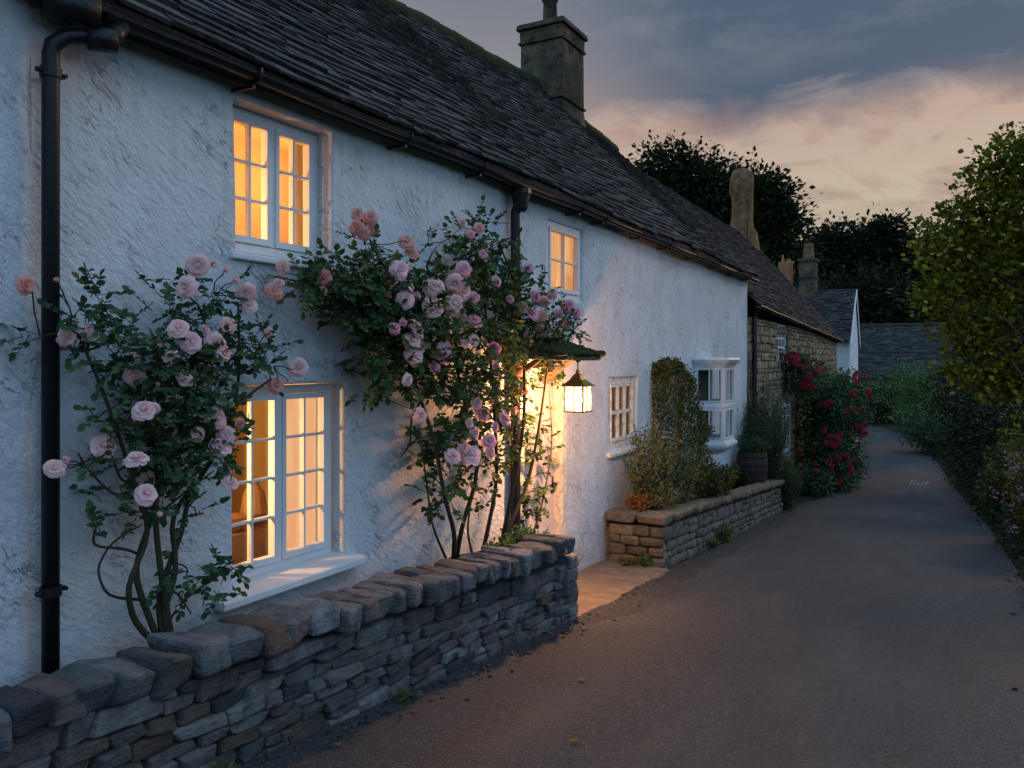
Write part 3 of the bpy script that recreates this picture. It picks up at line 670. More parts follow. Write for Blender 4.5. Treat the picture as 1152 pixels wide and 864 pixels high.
# lower left: room with curtain
w2 = win(cot, (-.125, 3.00, .97), (0,1,0), xn, .90, 1.08, [2, 2], 4, fr=.05); tag(w2, 'large lower casement window showing golden room')
sill(w2, cot, 2.86, 4.00, .985, .085, .045)
mb = MB()
x0, x1, a, b, c, d = -1.5, -.22, 2.3, 5.9, .5, 2.5
mb.add([(x1,a,c),(x0,a,c),(x0,b,c),(x1,b,c),(x1,a,d),(x0,a,d),(x0,b,d),(x1,b,d)], [(0,1,2,3),(4,7,6,5),(1,5,6,2),(0,4,5,1),(3,2,6,7)])
sub(mb, 'room', M['room'], cot, w2)
mb = MB(); curtain(mb, -.27, 3.55, 3.94, .9, 2.1, .008, 70); sub(mb, 'curtain', M['lit_curtain'], cot, w2, smooth=True)
mb = MB(); curtain(mb, -.30, 2.92, 3.06, .9, 2.1, .012, 60); sub(mb, 'curtain', M['lit_curtain2'], cot, w2, smooth=True)
mb = MB(); mb.box((-1.0, 2.7, .9), (-.5, 4.4, 1.13)); mb.box((-1.48, 3.2, .5), (-1.3, 3.55, 2.1)); mb.box((-1.48, 3.9, .5), (-1.3, 4.15, 2.1)); mb.box((-1.47, 3.56, 1.5), (-1.3, 3.89, 1.54))
mb.lathe([(.05, 0), (.09, .08), (.07, .2), (.03, .26), (.045, .3)], (-.65, 3.75, 1.13), 14); mb.lathe([(.06, 0), (.10, .06), (.12, .1)], (-.6, 3.5, 1.13), 14)
sub(mb, 'furniture', M['room_wood'], cot, w2)
plamp('room_lamp', (-.50, 2.84, 1.62), 60, (1, .58, .25), .04)
# upper middle: gold curtains
w3 = win(cot, (-.03, 6.77, 2.80), (0,1,0), xn, .80, .73, [2, 1][:1], 2, fr=.055, casement=.03); tag(w3, 'small upper window with gold curtains above the door')
mb = MB(); curtain(mb, -.12, 6.78, 7.56, 2.8, 3.55, .012, 55); sub(mb, 'curtain', M['lit_curtain2'], cot, w3, smooth=True)
# small lower: dim room, cream frame
w4 = win(cot, (-.02, 8.28, 1.20), (0,1,0), xn, .88, .80, [3], 2, fr=.075, casement=.03, bar=.04, mt='trim_old'); tag(w4, 'small cream six-pane window with plain sill')
sill(w4, cot, 8.20, 9.24, 1.19, .05, .04, -.02, 'trim_old')
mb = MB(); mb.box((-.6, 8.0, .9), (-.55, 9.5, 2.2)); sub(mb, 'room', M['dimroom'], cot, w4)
mb = MB(); curtain(mb, -.10, 8.3, 8.62, 1.2, 2.0, .01, 60, curve=.3); curtain(mb, -.10, 9.14, 8.82, 1.2, 2.0, .01, 60, curve=.3); sub(mb, 'curtain', M['lace'], cot, w4, smooth=True)

# bay window ---------------------------------------------------------------
by0, by1, bx = 11.62, 12.46, .40
bay = None
pA, pB, pC, pD = Vector((0, by0, 0)), Vector((bx, by0+.12, 0)), Vector((bx, by1-.12, 0)), Vector((0, by1, 0))
mb = MB()
def slab(z0, z1, e0, e1):
    V = []
    for z, e in ((z0, e0), (z1, e1)):
        for p in ((0, by0-e), (bx+e, by0+.12-e*.6), (bx+e, by1-.12+e*.6), (0, by1+e)): V.append((p[0], p[1], z))
    mb.add(V, [(0,1,2,3), (7,6,5,4), (0,4,5,1), (1,5,6,2), (2,6,7,3), (3,7,4,0)])
slab(.90, .94, .03, .05); slab(.94, .97, .05, .05); slab(.97, 1.0, .02, .02); slab(.80, .90, -.12, .02)
bay = mb.build('bay_window', M['trim'], cot, bevel=.004); tag(bay, 'white box bay window with moulded cornice')
mb = MB(); slab(1.50, 1.545, .012, .012); o = mb.build('transom', M['trim'], cot, bevel=.004); o.parent = bay
mb = MB(); slab(2.10, 2.15, .02, .04); slab(2.15, 2.20, .06, .09); slab(2.203, 2.235, .09, .075); o = mb.build('cornice', M['trim'], cot, bevel=.004); o.parent = bay
for z0, z1 in ((1.0, 1.50), (1.545, 2.10)):
    for A, B_ in ((pA, pB), (pB, pC), (pC, pD)):
        U = B_ - A; nn = Vector((U.y, -U.x, 0))
        if nn.dot(Vector((1, 0, 0))) < 0 and A is not pA: nn = -nn
        nn = Vector((U.y, -U.x, 0))
        wl = win(cot, A + Vector((0, 0, z0)), U, nn, U.length, z1-z0, [2] if U.length < .5 and A is pA else [1, 1] if False else [2], 1, fr=.034, bar=.02, dep=.04, casement=.012, name='sash'); 
        wl.parent = bay
        for chd in list(wl.children):   # glass joins the bay directly: no deeper level
            chd.parent = bay
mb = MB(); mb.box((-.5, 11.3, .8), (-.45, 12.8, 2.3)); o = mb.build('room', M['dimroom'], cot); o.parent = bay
mb = MB(); curtain(mb, .03, by0+.10, by1-.10, .95, 2.12, .008, 60); curtain(mb, .20, by1-.16, by1-.20, .95, 2.12, .01, 60); o = mb.build('curtain', M['dimroom'], cot, smooth=True); o.parent = bay  # dark sheets added to stand in for shade behind the bay panes

# door, frame, canopy -------------------------------------------------------
mb = MB(); mb.box((-.10, 6.26, .02), (-.06, 7.00, 2.05))
for (a, b, c, d) in ((6.33, 6.60, .2, .9), (6.66, 6.93, .2, .9), (6.33, 6.60, 1.0, 1.9), (6.66, 6.93, 1.0, 1.9)): mb.box((-.062, a, c), (-.048, b, d))
dr = mb.build('door', M['door'], cot, bevel=.004); tag(dr, 'pale pink panelled front door')
mb = MB(); mb.tube([(-.05, 6.95, 1.0), (-.01, 6.95, 1.0)], .02, 10); mb.tube([(-.01, 6.95, 1.0), (-.005, 6.87, 1.0)], .01, 8); mb.box((-.058, 6.925, .92), (-.050, 6.975, 1.08)); sub(mb, 'handle', M['blackmetal'], cot, dr)
mb = MB(); mb.box((-.12, 6.18, -.3), (.015, 6.26, 2.14)); mb.box((-.12, 7.0, -.3), (.03, 7.10, 2.14)); mb.box((-.12, 6.262, 2.055), (.018, 6.998, 2.14)); sub(mb, 'door_frame', M['trim_old'], cot, dr, bevel=.006)
mb = MB(); mb.box((-.15, 6.15, -.2), (.10, 7.12, .12)); sub(mb, 'doorstep', M['limestone'], cot, dr, bevel=.01)
mb = MB(); mb.add([(0, 5.70, 2.37), (.62, 5.80, 2.245), (.62, 5.80, 2.195), (0, 5.70, 2.22), (0, 7.10, 2.37), (.62, 6.55, 2.245), (.62, 6.55, 2.195), (0, 7.10, 2.22)], [(0,1,2,3), (7,6,5,4), (0,4,5,1), (1,5,6,2), (2,6,7,3), (3,7,4,0)])
for yb_ in (5.95, 6.62): mb.obox((.0, yb_, 1.98), (0, .05, 0), (0, 0, .22), (.05, 0, 0)); mb.add([(.05, yb_, 2.0), (.05, yb_+.05, 2.0), (.34, yb_+.05, 2.21), (.34, yb_, 2.21), (.05, yb_, 2.08), (.05, yb_+.05, 2.08), (.27, yb_+.05, 2.21), (.27, yb_, 2.21)], [(0,1,2,3), (7,6,5,4), (0,3,7,4), (1,5,6,2)])
cn = mb.build('door_canopy', M['limestone'], cot, bevel=.01); tag(cn, 'mossy stone canopy over the front door')
mb = MB()
for y in np.arange(5.78, 7.05, .065):
    for xq in (.08, .2, .32, .44, .54, .60):
        if y > 7.08 - .85*xq: continue
        stone(mb, (xq, y + random.uniform(-.02, .02), 2.372 - xq*.20), (.055, .05, random.uniform(.018, .035)), 3, 2.5, .2)
sub(mb, 'moss', M['moss'], cot, cn, smooth=True)

# chimneys --------------------------------------------------------------------
def frust(mb, c, z0, z1, a0, b0, a1, b1, m=0):
    x, y = c; V = []
    for z, a, b in ((z0, a0, b0), (z1, a1, b1)): V += [(x-a, y-b, z), (x+a, y-b, z), (x+a, y+b, z), (x-a, y+b, z)]
    mb.add(V, [(0,3,2,1), (4,5,6,7), (0,1,5,4), (1,2,6,5), (2,3,7,6), (3,0,4,7)], m)
k = on(633, 60, -2.25); c0 = (-2.65, k.y + .45)
mb = MB(); frust(mb, c0, 5.3, 6.05, .50, .58, .44, .50); frust(mb, c0, 6.051, 6.50, .44, .50, .385, .445); frust(mb, c0, 6.501, 6.54, .42, .48, .42, .48); frust(mb, c0, 6.541, 7.48, .39, .45, .385, .445)
frust(mb, c0, 7.481, 7.53, .42, .48, .42, .48); frust(mb, c0, 7.531, 7.72, .395, .455, .40, .46); frust(mb, c0, 7.721, 7.82, .45, .51, .43, .49)
ch = mb.build('chimney', M['render_grey'], cot, bevel=.02)
mb = MB(); mb.lathe([(.15, 0), (.13, .05), (.115, .5), (.14, .52), (.14, .58), (.11, .6)], (c0[0]-.05, c0[1], 7.81), 16); sub(mb, 'chimney_pot', M['render_grey'], cot, ch, smooth=True)

# lantern ----------------------------------------------------------------------
lc = Vector((.55, 6.21, 1.885)); lan = thing('hanging_lantern', 'lit brass lantern hanging from the mossy canopy beside the door', 'lantern', lc)
s = .080
mb = MB(); mb.tube([lc + Vector((0,0,.18)), lc + Vector((0,0,.33))], .006, 8); mb.lathe([(.008, 0), (.022, .012), (.024, .02)], lc + Vector((0,0,.292)), 10); mb.build('hanging_rod', M['brass'], lan)
mb = MB()
prof = [(1.42, .092), (1.40, .10), (1.08, .117), (.64, .15), (.38, .188), (.2, .20), (.14, .213), (.16, .224), (.03, .245)]
V = []
for f_, z in prof: V += [lc + Vector((-s*f_, -s*f_, z)), lc + Vector((s*f_, -s*f_, z)), lc + Vector((s*f_, s*f_, z)), lc + Vector((-s*f_, s*f_, z))]
mb.add(V, [(4*i+j, 4*i+(j+1) % 4, 4*i+4+(j+1) % 4, 4*i+4+j) for i in range(len(prof)-1) for j in range(4)] + [(0,3,2,1)])
mb.build('cap', M['brass'], lan)
mb = MB()
for a in (-1, 1):
    for b in (-1, 1): mb.box((lc.x+a*s-.006, lc.y+b*s-.006, lc.z-.112), (lc.x+a*s+.006, lc.y+b*s+.006, lc.z+.094))
for a in (-1, 1):
    mb.box((lc.x-s*1.12, lc.y+a*s-.009, lc.z-.127), (lc.x+s*1.12, lc.y+a*s+.009, lc.z-.112)); mb.box((lc.x+a*s-.009, lc.y-s+.0092, lc.z-.126), (lc.x+a*s+.009, lc.y+s-.0092, lc.z-.113))
for a in (-1, 1): mb.box((lc.x+a*s-.004, lc.y-.005, lc.z-.112), (lc.x+a*s+.004, lc.y+.005, lc.z+.092)); mb.box((lc.x-.005, lc.y+a*s-.004, lc.z-.112), (lc.x+.005, lc.y+a*s+.004, lc.z+.092))
mb.build('cage', M['brass'], lan)
for a in (-1, 1):
    mb = MB(); mb.box((lc.x+a*(s-.009)-.001, lc.y-s+.01, lc.z-.11), (lc.x+a*(s-.009)+.001, lc.y+s-.01, lc.z+.090)); mb.build('glass_pane', M['lamp_glass'], lan)
    mb = MB(); mb.box((lc.x-s+.01, lc.y+a*(s-.009)-.001, lc.z-.11), (lc.x+s-.01, lc.y+a*(s-.009)+.001, lc.z+.090)); mb.build('glass_pane', M['lamp_glass'], lan)
for o in lan.children:
    if o.name.startswith('glass_pane'): o.visible_shadow = True
LB = plamp('lantern_bulb', lc + Vector((0.0, 0, -.02)), 250, (1, .46, .19), .055)
# a second source just below the cap is not needed: the panes glow themselves

# ------------------------------------------------------------------ stone cottage beyond
sc_ = thing('stone_cottage', 'honey stone cottage with sagging slate roof next to the white cottage', 'cottage', (0, 20, -1))
e2 = lambda y: (.14, float(np.interp(y, [15.0, 28.0], [3.25, 2.86]))); r2 = lambda y: (-2.8, rz(y) - .05)
H2 = [(17.95, 19.25, 2.15, 3.0), (18.5, 19.9, .05, 1.25)]
mb = MB()
wt = 3.1
for u, v, du, dv in courses(15.07, 27.9, 4.1, .06, .19, .10, .45, .45):
    cy, czc = u + du/2, -1.1 + v + dv/2
    if czc + dv/2 > e2(cy)[1] - .03: continue
    if any(a - .02 < cy + du/2 and cy - du/2 < b + .02 and c_ - .02 < czc + dv/2 and czc - dv/2 < d_ + .02 for a, b, c_, d_ in H2):
        # trim stones that meet an opening
        ok = True
        for a, b, c_, d_ in H2:
            if a < cy < b and c_ < czc < d_: ok = False
        if not ok: continue
        du *= .5; 
    stone(mb, (-.03, cy, czc), (.05 + random.uniform(0, .02), du/2 - .004, dv/2 - .004), 2, 5, .12)
mb.build('stonework', M['house_stone'], sc_)
mb = MB(); wall_sheet(mb, 15.07, 27.9, 2.8, -1.5, H2, lambda u, z, d: (-.02 - d, u, z), .16, .5, .0)
mb.box((-5.6, 27.8, -1.5), (-.03, 27.95, 3.0)); mb.box((-.3, 15.06, 2.8), (-.03, 27.79, 2.95))
mb.add([(-.03, 27.96, 2.9), (-5.6, 27.96, 2.9), (-2.8, 27.96, 6.3)], [(0,1,2)])
mb.build('wall', M['lime_mortar'], sc_)
for (a, b, c, d) in H2:
    o = win(sc_, (-.06, a, c), (0,1,0), xn, b-a, d-c, [3], 3 if c > 1 else 4, fr=.08, bar=.03, name='window')
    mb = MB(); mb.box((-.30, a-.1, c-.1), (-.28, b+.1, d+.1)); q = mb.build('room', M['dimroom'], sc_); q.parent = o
mb = MB(); slates(mb, 15.16, 28.1, e2, r2, 34, .13, .30, .026)
yy = np.linspace(15.16, 28.08, 20)
for a, b in zip(yy, yy[1:]):
    mb.add([(e2(a)[0], a, e2(a)[1]-.01), (e2(b)[0], b, e2(b)[1]-.01), (r2(b)[0], b, r2(b)[1]), (r2(a)[0], a, r2(a)[1])], [(0,1,2,3)], 0, .1)
    mb.add([(-2.8, a, r2(a)[1]), (-2.8, b, r2(b)[1]), (-5.9, b, 2.9), (-5.9, a, 2.9)], [(0,1,2,3)], 0, .2)
    mb.add([(.14, a, e2(a)[1]-.04), (.14, b, e2(b)[1]-.04), (-.1, b, e2(b)[1]-.06), (-.1, a, e2(a)[1]-.06)], [(0,1,2,3)], 0, .05)
rf2 = mb.build('roof', M['slate_far'], sc_)
gutter(15.2, 28.0, .17, e2(15)[1]-.03, e2(28)[1]-.03, .05).build('gutter', M['blackmetal'], sc_, smooth=True)
mb = MB(); mb.tube([(.07, 15.35, -.6), (.07, 15.35, 3.0), (.10, 15.3, 3.1), (.17, 15.28, 3.18)], .045, 10); mb.build('downpipe', M['blackmetal'], sc_)
# rounded brown chimney at the end of the ridge
kc = on(838, 270, -2.8); mb = MB()
prof = [(.56, -.6), (.50, 0), (.40, .16), (.355, .4), (.345, .9), (.36, 1.25), (.39, 1.34), (.385, 1.7), (.36, 1.9), (.27, 2.05), (.12, 2.13), (.03, 2.15)]
V, Fc = [], []; ns = 16
for i, (r_, z) in enumerate(prof):
    for j in range(ns):
        a = 2*PI*j/ns; q = (abs(math.cos(a))**4 + abs(math.sin(a))**4) ** -.25; rr = r_ * (q*.75 + .25) * (1 + .04*math.sin(3*a+i*1.7) + .03*math.sin(i*5+a))
        V.append((-2.8 + rr*math.cos(a)*.95, 26.9 + rr*math.sin(a)*1.05, rz(26.9) + z))
mb.add(V, [(i*ns+j, i*ns+(j+1) % ns, (i+1)*ns+(j+1) % ns, (i+1)*ns+j) for i in range(len(prof)-1) for j in range(ns)] + [tuple((len(prof)-1)*ns+j for j in range(ns))])
o = mb.build('chimney', M['render_brown'], sc_, smooth=True); tag(o, 'rounded brown rendered chimney')
mb = MB(); mb.tube([(-2.5, 26.35, rz(26)-.3), (-2.5, 26.35, rz(26)+.35)], .02, 6); mb.build('vent_pipe', M['blackmetal'], sc_)

# white gabled house behind -----------------------------------------------------
gh = thing('gabled_house', 'white gabled house with slate roof behind the stone cottage', 'house', (-3, 33, -1.2))
gx = .12; ge, gr, gya, gym, gyb = 2.95, 4.85, 30.6, 32.3, 33.4
mb = MB(); mb.add([(gx, gya, -1.6), (gx, gyb, -1.6), (gx, gyb, ge), (gx, gym, gr-.05), (gx, gya, ge)], [(0,1,2,3,4)]); mb.add([(gx, gya, -1.6), (-9, gya, -1.6), (-9, gya, ge), (gx, gya, ge)], [(0,3,2,1)]); mb.add([(gx, gyb, -1.6), (-9, gyb, -1.6), (-9, gyb, ge), (gx, gyb, ge)], [(0,1,2,3)])
mb.add([(-9, gya, -1.6), (-9, gyb, -1.6), (-9, gyb, ge), (-9, gym, gr-.05), (-9, gya, ge)], [(0,1,2,3,4)])
mb.build('wall', M['stucco'], gh)
def slates_x(mb, x0, x1, E, Rr, rows, wmin, wmax, th):
    """as slates(), for a roof whose eave runs along x"""
    t = MB(); slates(t, x0, x1, lambda y: E, lambda y: Rr, rows, wmin, wmax, th)
    V = np.concatenate(t.v); mb.add(np.stack([V[:, 1], V[:, 0], V[:, 2]], 1), t.f, 0, np.concatenate(t.t))
mb = MB(); slates_x(mb, -9, gx+.04, (gya-.2, ge-.1), (gym, gr), 20, .15, .32, .03)
for E in ((gya-.2, ge-.1), (gyb+.2, ge-.1)): mb.add([(-9, E[0], E[1]-.01), (gx+.03, E[0], E[1]-.01), (gx+.03, gym, gr-.005), (-9, gym, gr-.005)], [(0,1,2,3)], 0, .2)
mb.build('roof', M['slate_far'], gh)
mb = MB(); 
for sgn, yb_ in ((1, gya-.2), (-1, gyb+.2)): mb.obox((gx+.045, yb_, ge-.28), (0, gym-yb_, gr-ge+.1), (0, 0, .16), (.03, 0, 0))
mb.build('bargeboard', M['trim'], gh)
p = far(909, 330, 30.6)
mb = MB(); frust(mb, (p.x, gym), 4.4, 5.95, .30, .30, .30, .30); frust(mb, (p.x, gym), 5.951, 6.05, .35, .35, .35, .35); frust(mb, (p.x, gym), 5.3, 5.36, .33, .33, .33, .33)
ch = mb.build('chimney', M['render_grey'], gh, bevel=.01); tag(ch, 'grey chimney with tall square pot')
mb = MB(); frust(mb, (p.x+.02, gym), 6.05, 6.65, .19, .19, .15, .15); sub(mb, 'chimney_pot', M['render_brown'], gh, ch, bevel=.01)
p = far(883, 300, 31)
mb = MB(); frust(mb, (p.x, gym+.1), 4.2, 6.0, .24, .24, .24, .24); 
ch = mb.build('chimney', M['terracotta'], gh, bevel=.03); tag(ch, 'orange broken-topped brick chimney')
mb = MB(); frust(mb, (p.x-.1, gym+.1), 6.0, 6.30, .06, .08, .02, .03); frust(mb, (p.x+.12, gym+.1), 6.0, 6.12, .10, .1, .06, .08); sub(mb, 'chimney_pot', M['terracotta'], gh, ch)

# barn across the bend -------------------------------------------------------------
barn = thing('slate_barn', 'low stone barn with long dark slate roof across the bend', 'barn', (4, 54, -1.2))
ba, bb_ = -6.0, 12.5
mb = MB(); mb.box((ba+.1, 51.2, -1.8), (bb_-.1, 57.5, 1.35)); mb.add([(bb_-.1, 51.2, 1.35), (bb_-.1, 57.5, 1.35), (bb_-.1, 54.35, 4.2)], [(0,1,2)]); mb.add([(ba+.1, 51.2, 1.35), (ba+.1, 57.5, 1.35), (ba+.1, 54.35, 4.2)], [(0,1,2)]); mb.build('wall', M['house_stone'], barn)
mb = MB(); slates_x(mb, ba, bb_, (50.8, 1.15), (54.35, 4.32), 24, .2, .45, .04)
for E in ((50.8, 1.13), (57.9, 1.13)): mb.add([(ba, E[0], E[1]), (bb_, E[0], E[1]), (bb_, 54.35, 4.3), (ba, 54.35, 4.3)], [(0,1,2,3)], 0, .2)
mb.build('roof', M['slate_far'], barn)
mb = MB(); mb.tube([(ba, 54.35, 4.33), (bb_, 54.35, 4.33)], .12, 8); mb.build('ridge', M['slate_far'], barn)

# ------------------------------------------------------------------ low garden wall (foreground)
gw = thing('garden_wall', 'grey rubble stone wall with chunky coping under the roses', 'wall', (.6, 3.5, .3))
top1 = lambda y: gz(y) + .625 - .022 * max(0, 5.6 - y)
wx = lambda y: -.045 * max(0, 5.6 - y)
mb = MB()
for u, v, du, dv in courses(.3, 5.72, .47, .055, .125, .10, .30, .35):
    cy = u + du/2; cz_ = gz(cy) - .04 + v + dv/2
    hx_ = random.uniform(.07, .10)
    stone(mb, (wx(cy) + .735 - .05*(v/.5) - hx_ + random.uniform(-.014, .014), cy, cz_), (hx_, du/2 - .004, dv/2 - .003), 8, 12, .13, .04)
for v in np.arange(0, .5, .1):   # end face
    for xx_ in (.66, .50): stone(mb, (xx_, 5.70 + random.uniform(-.02, .01), gz(5.7) + v + .05), (.09, .09, .053), 6, 9, .12, .03)
mb.build('stonework', M['stone'], gw)
mb = MB(); yy = np.linspace(.3, 5.68, 16)
for a, b in zip(yy, yy[1:]):
    V = []
    for y in (a, b):
        for x, z in ((.44, gz(y)-.2), (.665, gz(y)-.2), (.63, top1(y)-.14), (.44, top1(y)-.14)): V.append((x + wx(y), y, z))
    mb.add(V, [(0,1,2,3), (7,6,5,4), (0,4,5,1), (1,5,6,2), (2,6,7,3), (3,7,4,0)])
mb.build('core', M['mortar'], gw)
mb = MB(); y = .35
while y < 5.72:
    l = random.uniform(.09, .19) if y < 4 else random.uniform(.06, .12)
    l = min(l, 5.72 - y)
    if l < .05: break
    hh = random.uniform(.055, .075); cy = y + l/2
    if random.random() < .3:   # two stones across the width
        stone(mb, (.68 + wx(cy), cy, top1(cy) - .06 + random.uniform(-.012, .012)), (.095, l/2+.004, hh), 8, 8, .16, .07); stone(mb, (.50 + wx(cy), cy, top1(cy) - .055), (.10, l/2, hh), 8, 8, .14, .07)
    else: stone(mb, (.60 + wx(cy) + random.uniform(-.02, .02), cy, top1(cy) - .055 + random.uniform(-.012, .02)), (.16 + random.uniform(-.02, .02), l/2+.004, hh), 8, 8, .16, .07)
    y += l
mb.build('coping', M['stone'], gw)
mb = MB(); yy = np.linspace(.3, 5.7, 40); xx = np.linspace(-.02, .46, 8); V = []
for y in yy:
    for x in xx: V.append((x, y, top1(y) - .15 + .02*math.sin(x*17+y*9) + .02*math.sin(y*5)))
mb.add(V, [(j*8+i, j*8+i+1, (j+1)*8+i+1, (j+1)*8+i) for j in range(39) for i in range(7)]); V=None
tag(mb.build('soil_bed', M['soil'], smooth=True), kind='structure')

# ------------------------------------------------------------------ raised bed
rb = thing('raised_bed', 'low limestone raised bed with flat coping beside the sandy threshold', 'raised bed', (.4, 11, -.2))
top2 = lambda y: gz(y) + .565
mb = MB()
for u, v, du, dv in courses(8.22, 14.9, .47, .07, .15, .13, .36, .3):
    cy = u + du/2; hx_ = .08; stone(mb, (.665 - .03*(v/.5) - hx_ + random.uniform(-.01, .01), cy, gz(cy) - .04 + v + dv/2), (hx_, du/2-.003, dv/2-.002), 4, 5, .11, .04)
mb.build('side_stonework', M['greylime'], rb, smooth=True)
mb = MB(); RA = np.array([[0, 1, 0], [-1, 0, 0], [0, 0, 1]]).T
zz0 = gz(8.2) - .03
for r_, (h_, cuts) in enumerate([(.14, [.0, .32, .62]), (.11, [.0, .2, .45, .62]), (.10, [0, .14, .36, .62]), (.115, [0, .3, .47, .62])]):
    for a, b in zip(cuts, cuts[1:]): stone(mb, ((a+b)/2 + .03, 8.24 + random.uniform(-.01, .01), zz0 + h_/2), ((b-a)/2 - .003, .08, h_/2 - .002), 5, 8, .06)
    zz0 += h_
mb.build('front_stonework', M['limestone'], rb, smooth=True)
mb = MB()
stone(mb, (.17, 8.27, top2(8.25)-.045), (.17, .13, .055), 6, 9, .05); stone(mb, (.52, 8.28, top2(8.25)-.045), (.17, .14, .055), 6, 9, .05)
y = 8.43
while y < 14.85:
    l = min(random.uniform(.22, .5), 14.95-y); cy = y + l/2
    stone(mb, (.56, cy, top2(cy) - .035 + random.uniform(-.008, .008)), (.135, l/2, .045), 5, 6, .08, .02); y += l
mb.build('coping', M['limestone'], rb, smooth=True)
mb = MB(); yy = np.linspace(8.3, 14.9, 12)
for a, b in zip(yy, yy[1:]):
    V = []
    for y in (a, b):
        for x, z in ((.36, gz(y)-.2), (.60, gz(y)-.2), (.60, top2(y)-.07), (.36, top2(y)-.07)): V.append((x, y, z))
    mb.add(V, [(0,1,2,3), (7,6,5,4), (0,4,5,1), (1,5,6,2), (2,6,7,3), (3,7,4,0)])
mb.build('core', M['mortar'], rb)
mb = MB(); yy = np.linspace(8.3, 14.9, 50); xx = np.linspace(-.03, .5, 8); V = []
for y in yy:
    for x in xx: V.append((x, y, top2(y) - .07 + .02*math.sin(x*17+y*9) + .02*math.sin(y*5)))
mb.add(V, [(j*8+i, j*8+i+1, (j+1)*8+i+1, (j+1)*8+i) for j in range(49) for i in range(7)])
mb.build('soil', M['soil'], rb, smooth=True)

# ------------------------------------------------------------------ leaves
def unit(a): return a / np.maximum(1e-9, np.linalg.norm(a, axis=1))[:, None]
LT = {
 'oval': (np.array([(0,0,0), (.30,.25,.05), (.36,.55,.06), (.20,.85,.02), (0,1,-.04), (-.20,.85,.02), (-.36,.55,.06), (-.30,.25,.05), (0,.5,-.05)]), [(0,1,8), (1,2,8), (2,3,8), (3,4,8), (4,5,8), (5,6,8), (6,7,8), (7,0,8)]),
 'leaf': (np.array([(0,0,0), (.33,.45,.05), (0,1,-.03), (-.33,.45,.05)]), [(0,1,2), (0,2,3)]),
 'blade': (np.array([(-.04,0,0), (.04,0,0), (.03,.6,.06), (0,1,.0), (-.03,.6,.06)]), [(0,1,2,4), (4,2,3)]),
 'needle': (np.array([(-.12,0,0), (.12,0,0), (0,1,.05)]), [(0,1,2)]),
}
def leaves(mb, pos, axis, nrm, size, tint, kind='leaf', m=0):
    pos, axis, nrm = map(np.asarray, (pos, axis, nrm)); n = len(pos)
    if n == 0: return
    a = unit(axis); s = unit(np.cross(a, nrm)); nn = np.cross(s, a)
    T, Fc = LT[kind]; sz = np.broadcast_to(size, (n,))[:, None, None]
    V = pos[:, None, :] + sz * (T[None, :, 0:1]*s[:, None, :] + T[None, :, 1:2]*a[:, None, :] + T[None, :, 2:3]*nn[:, None, :])
    k = len(T); base = mb.n
    mb.v.append(V.reshape(-1, 3)); mb.t.append(np.repeat(np.broadcast_to(tint, (n,)), k)); mb.n += n*k
    for f in Fc:
        pass
    offs = np.arange(n) * k + base
    for f in Fc:
        mb.f.extend(map(tuple, (offs[:, None] + np.array(f)[None, :]).tolist()))
    mb.m.extend([m] * (n * len(Fc)))
def cloud(mb, blobs, n, size, kind='leaf', clump=14, spread=.12, shell=.55, up=.2, tintf=None):
    """leaf clumps spread through a set of ellipsoids (cx,cy,cz,rx,ry,rz); most sit toward the outside"""
    B = np.array(blobs, dtype=float); vol = (B[:, 3]*B[:, 4]*B[:, 5]) ** (2/3.); pr = vol / vol.sum()
    nc = max(1, n // clump); idx = rng.choice(len(B), nc, p=pr)
    d = unit(rng.normal(size=(nc, 3))); r = (shell + (1-shell) * rng.random(nc))**.8 * rng.choice([1, 1, 1, .6, 1.12], nc)
    c = B[idx, :3] + d * B[idx, 3:6] * r[:, None]
    cl = np.repeat(np.arange(nc), clump)
    off = rng.normal(size=(nc*clump, 3)) * spread * np.array([1, 1, .7])
    pos = c[cl] + off
    ax = unit(off + d[cl]*spread*1.0 + rng.normal(size=off.shape)*spread*.6 + np.array([0, 0, -.2*spread])); nr_ = rng.normal(size=ax.shape)*.6 + np.array([0, 0, 1.0]) + d[cl]*.5
    ct = rng.random(nc); t = np.clip(.35*ct[cl] + .65*rng.random(len(cl)), 0, 1)
    if tintf is not None: t = tintf(pos, t)
    leaves(mb, pos, ax, nr_, size * rng.uniform(.42, 1.38, len(pos)), t, kind)
    return c
def wavy(a, b, n=6, amp=.1, seed=None):
    a, b = Vector(a), Vector(b); L_ = (b-a).length; r_ = [Vector(rng.normal(size=3)) * amp * L_ for _ in range(3)]; P_ = []
    for i in range(n+1):
        t = i/n; P_.append(a.lerp(b, t) + r_[0]*math.sin(PI*t) + r_[1]*.5*math.sin(2*PI*t) + r_[2]*.25*math.sin(3*PI*t))
    return P_
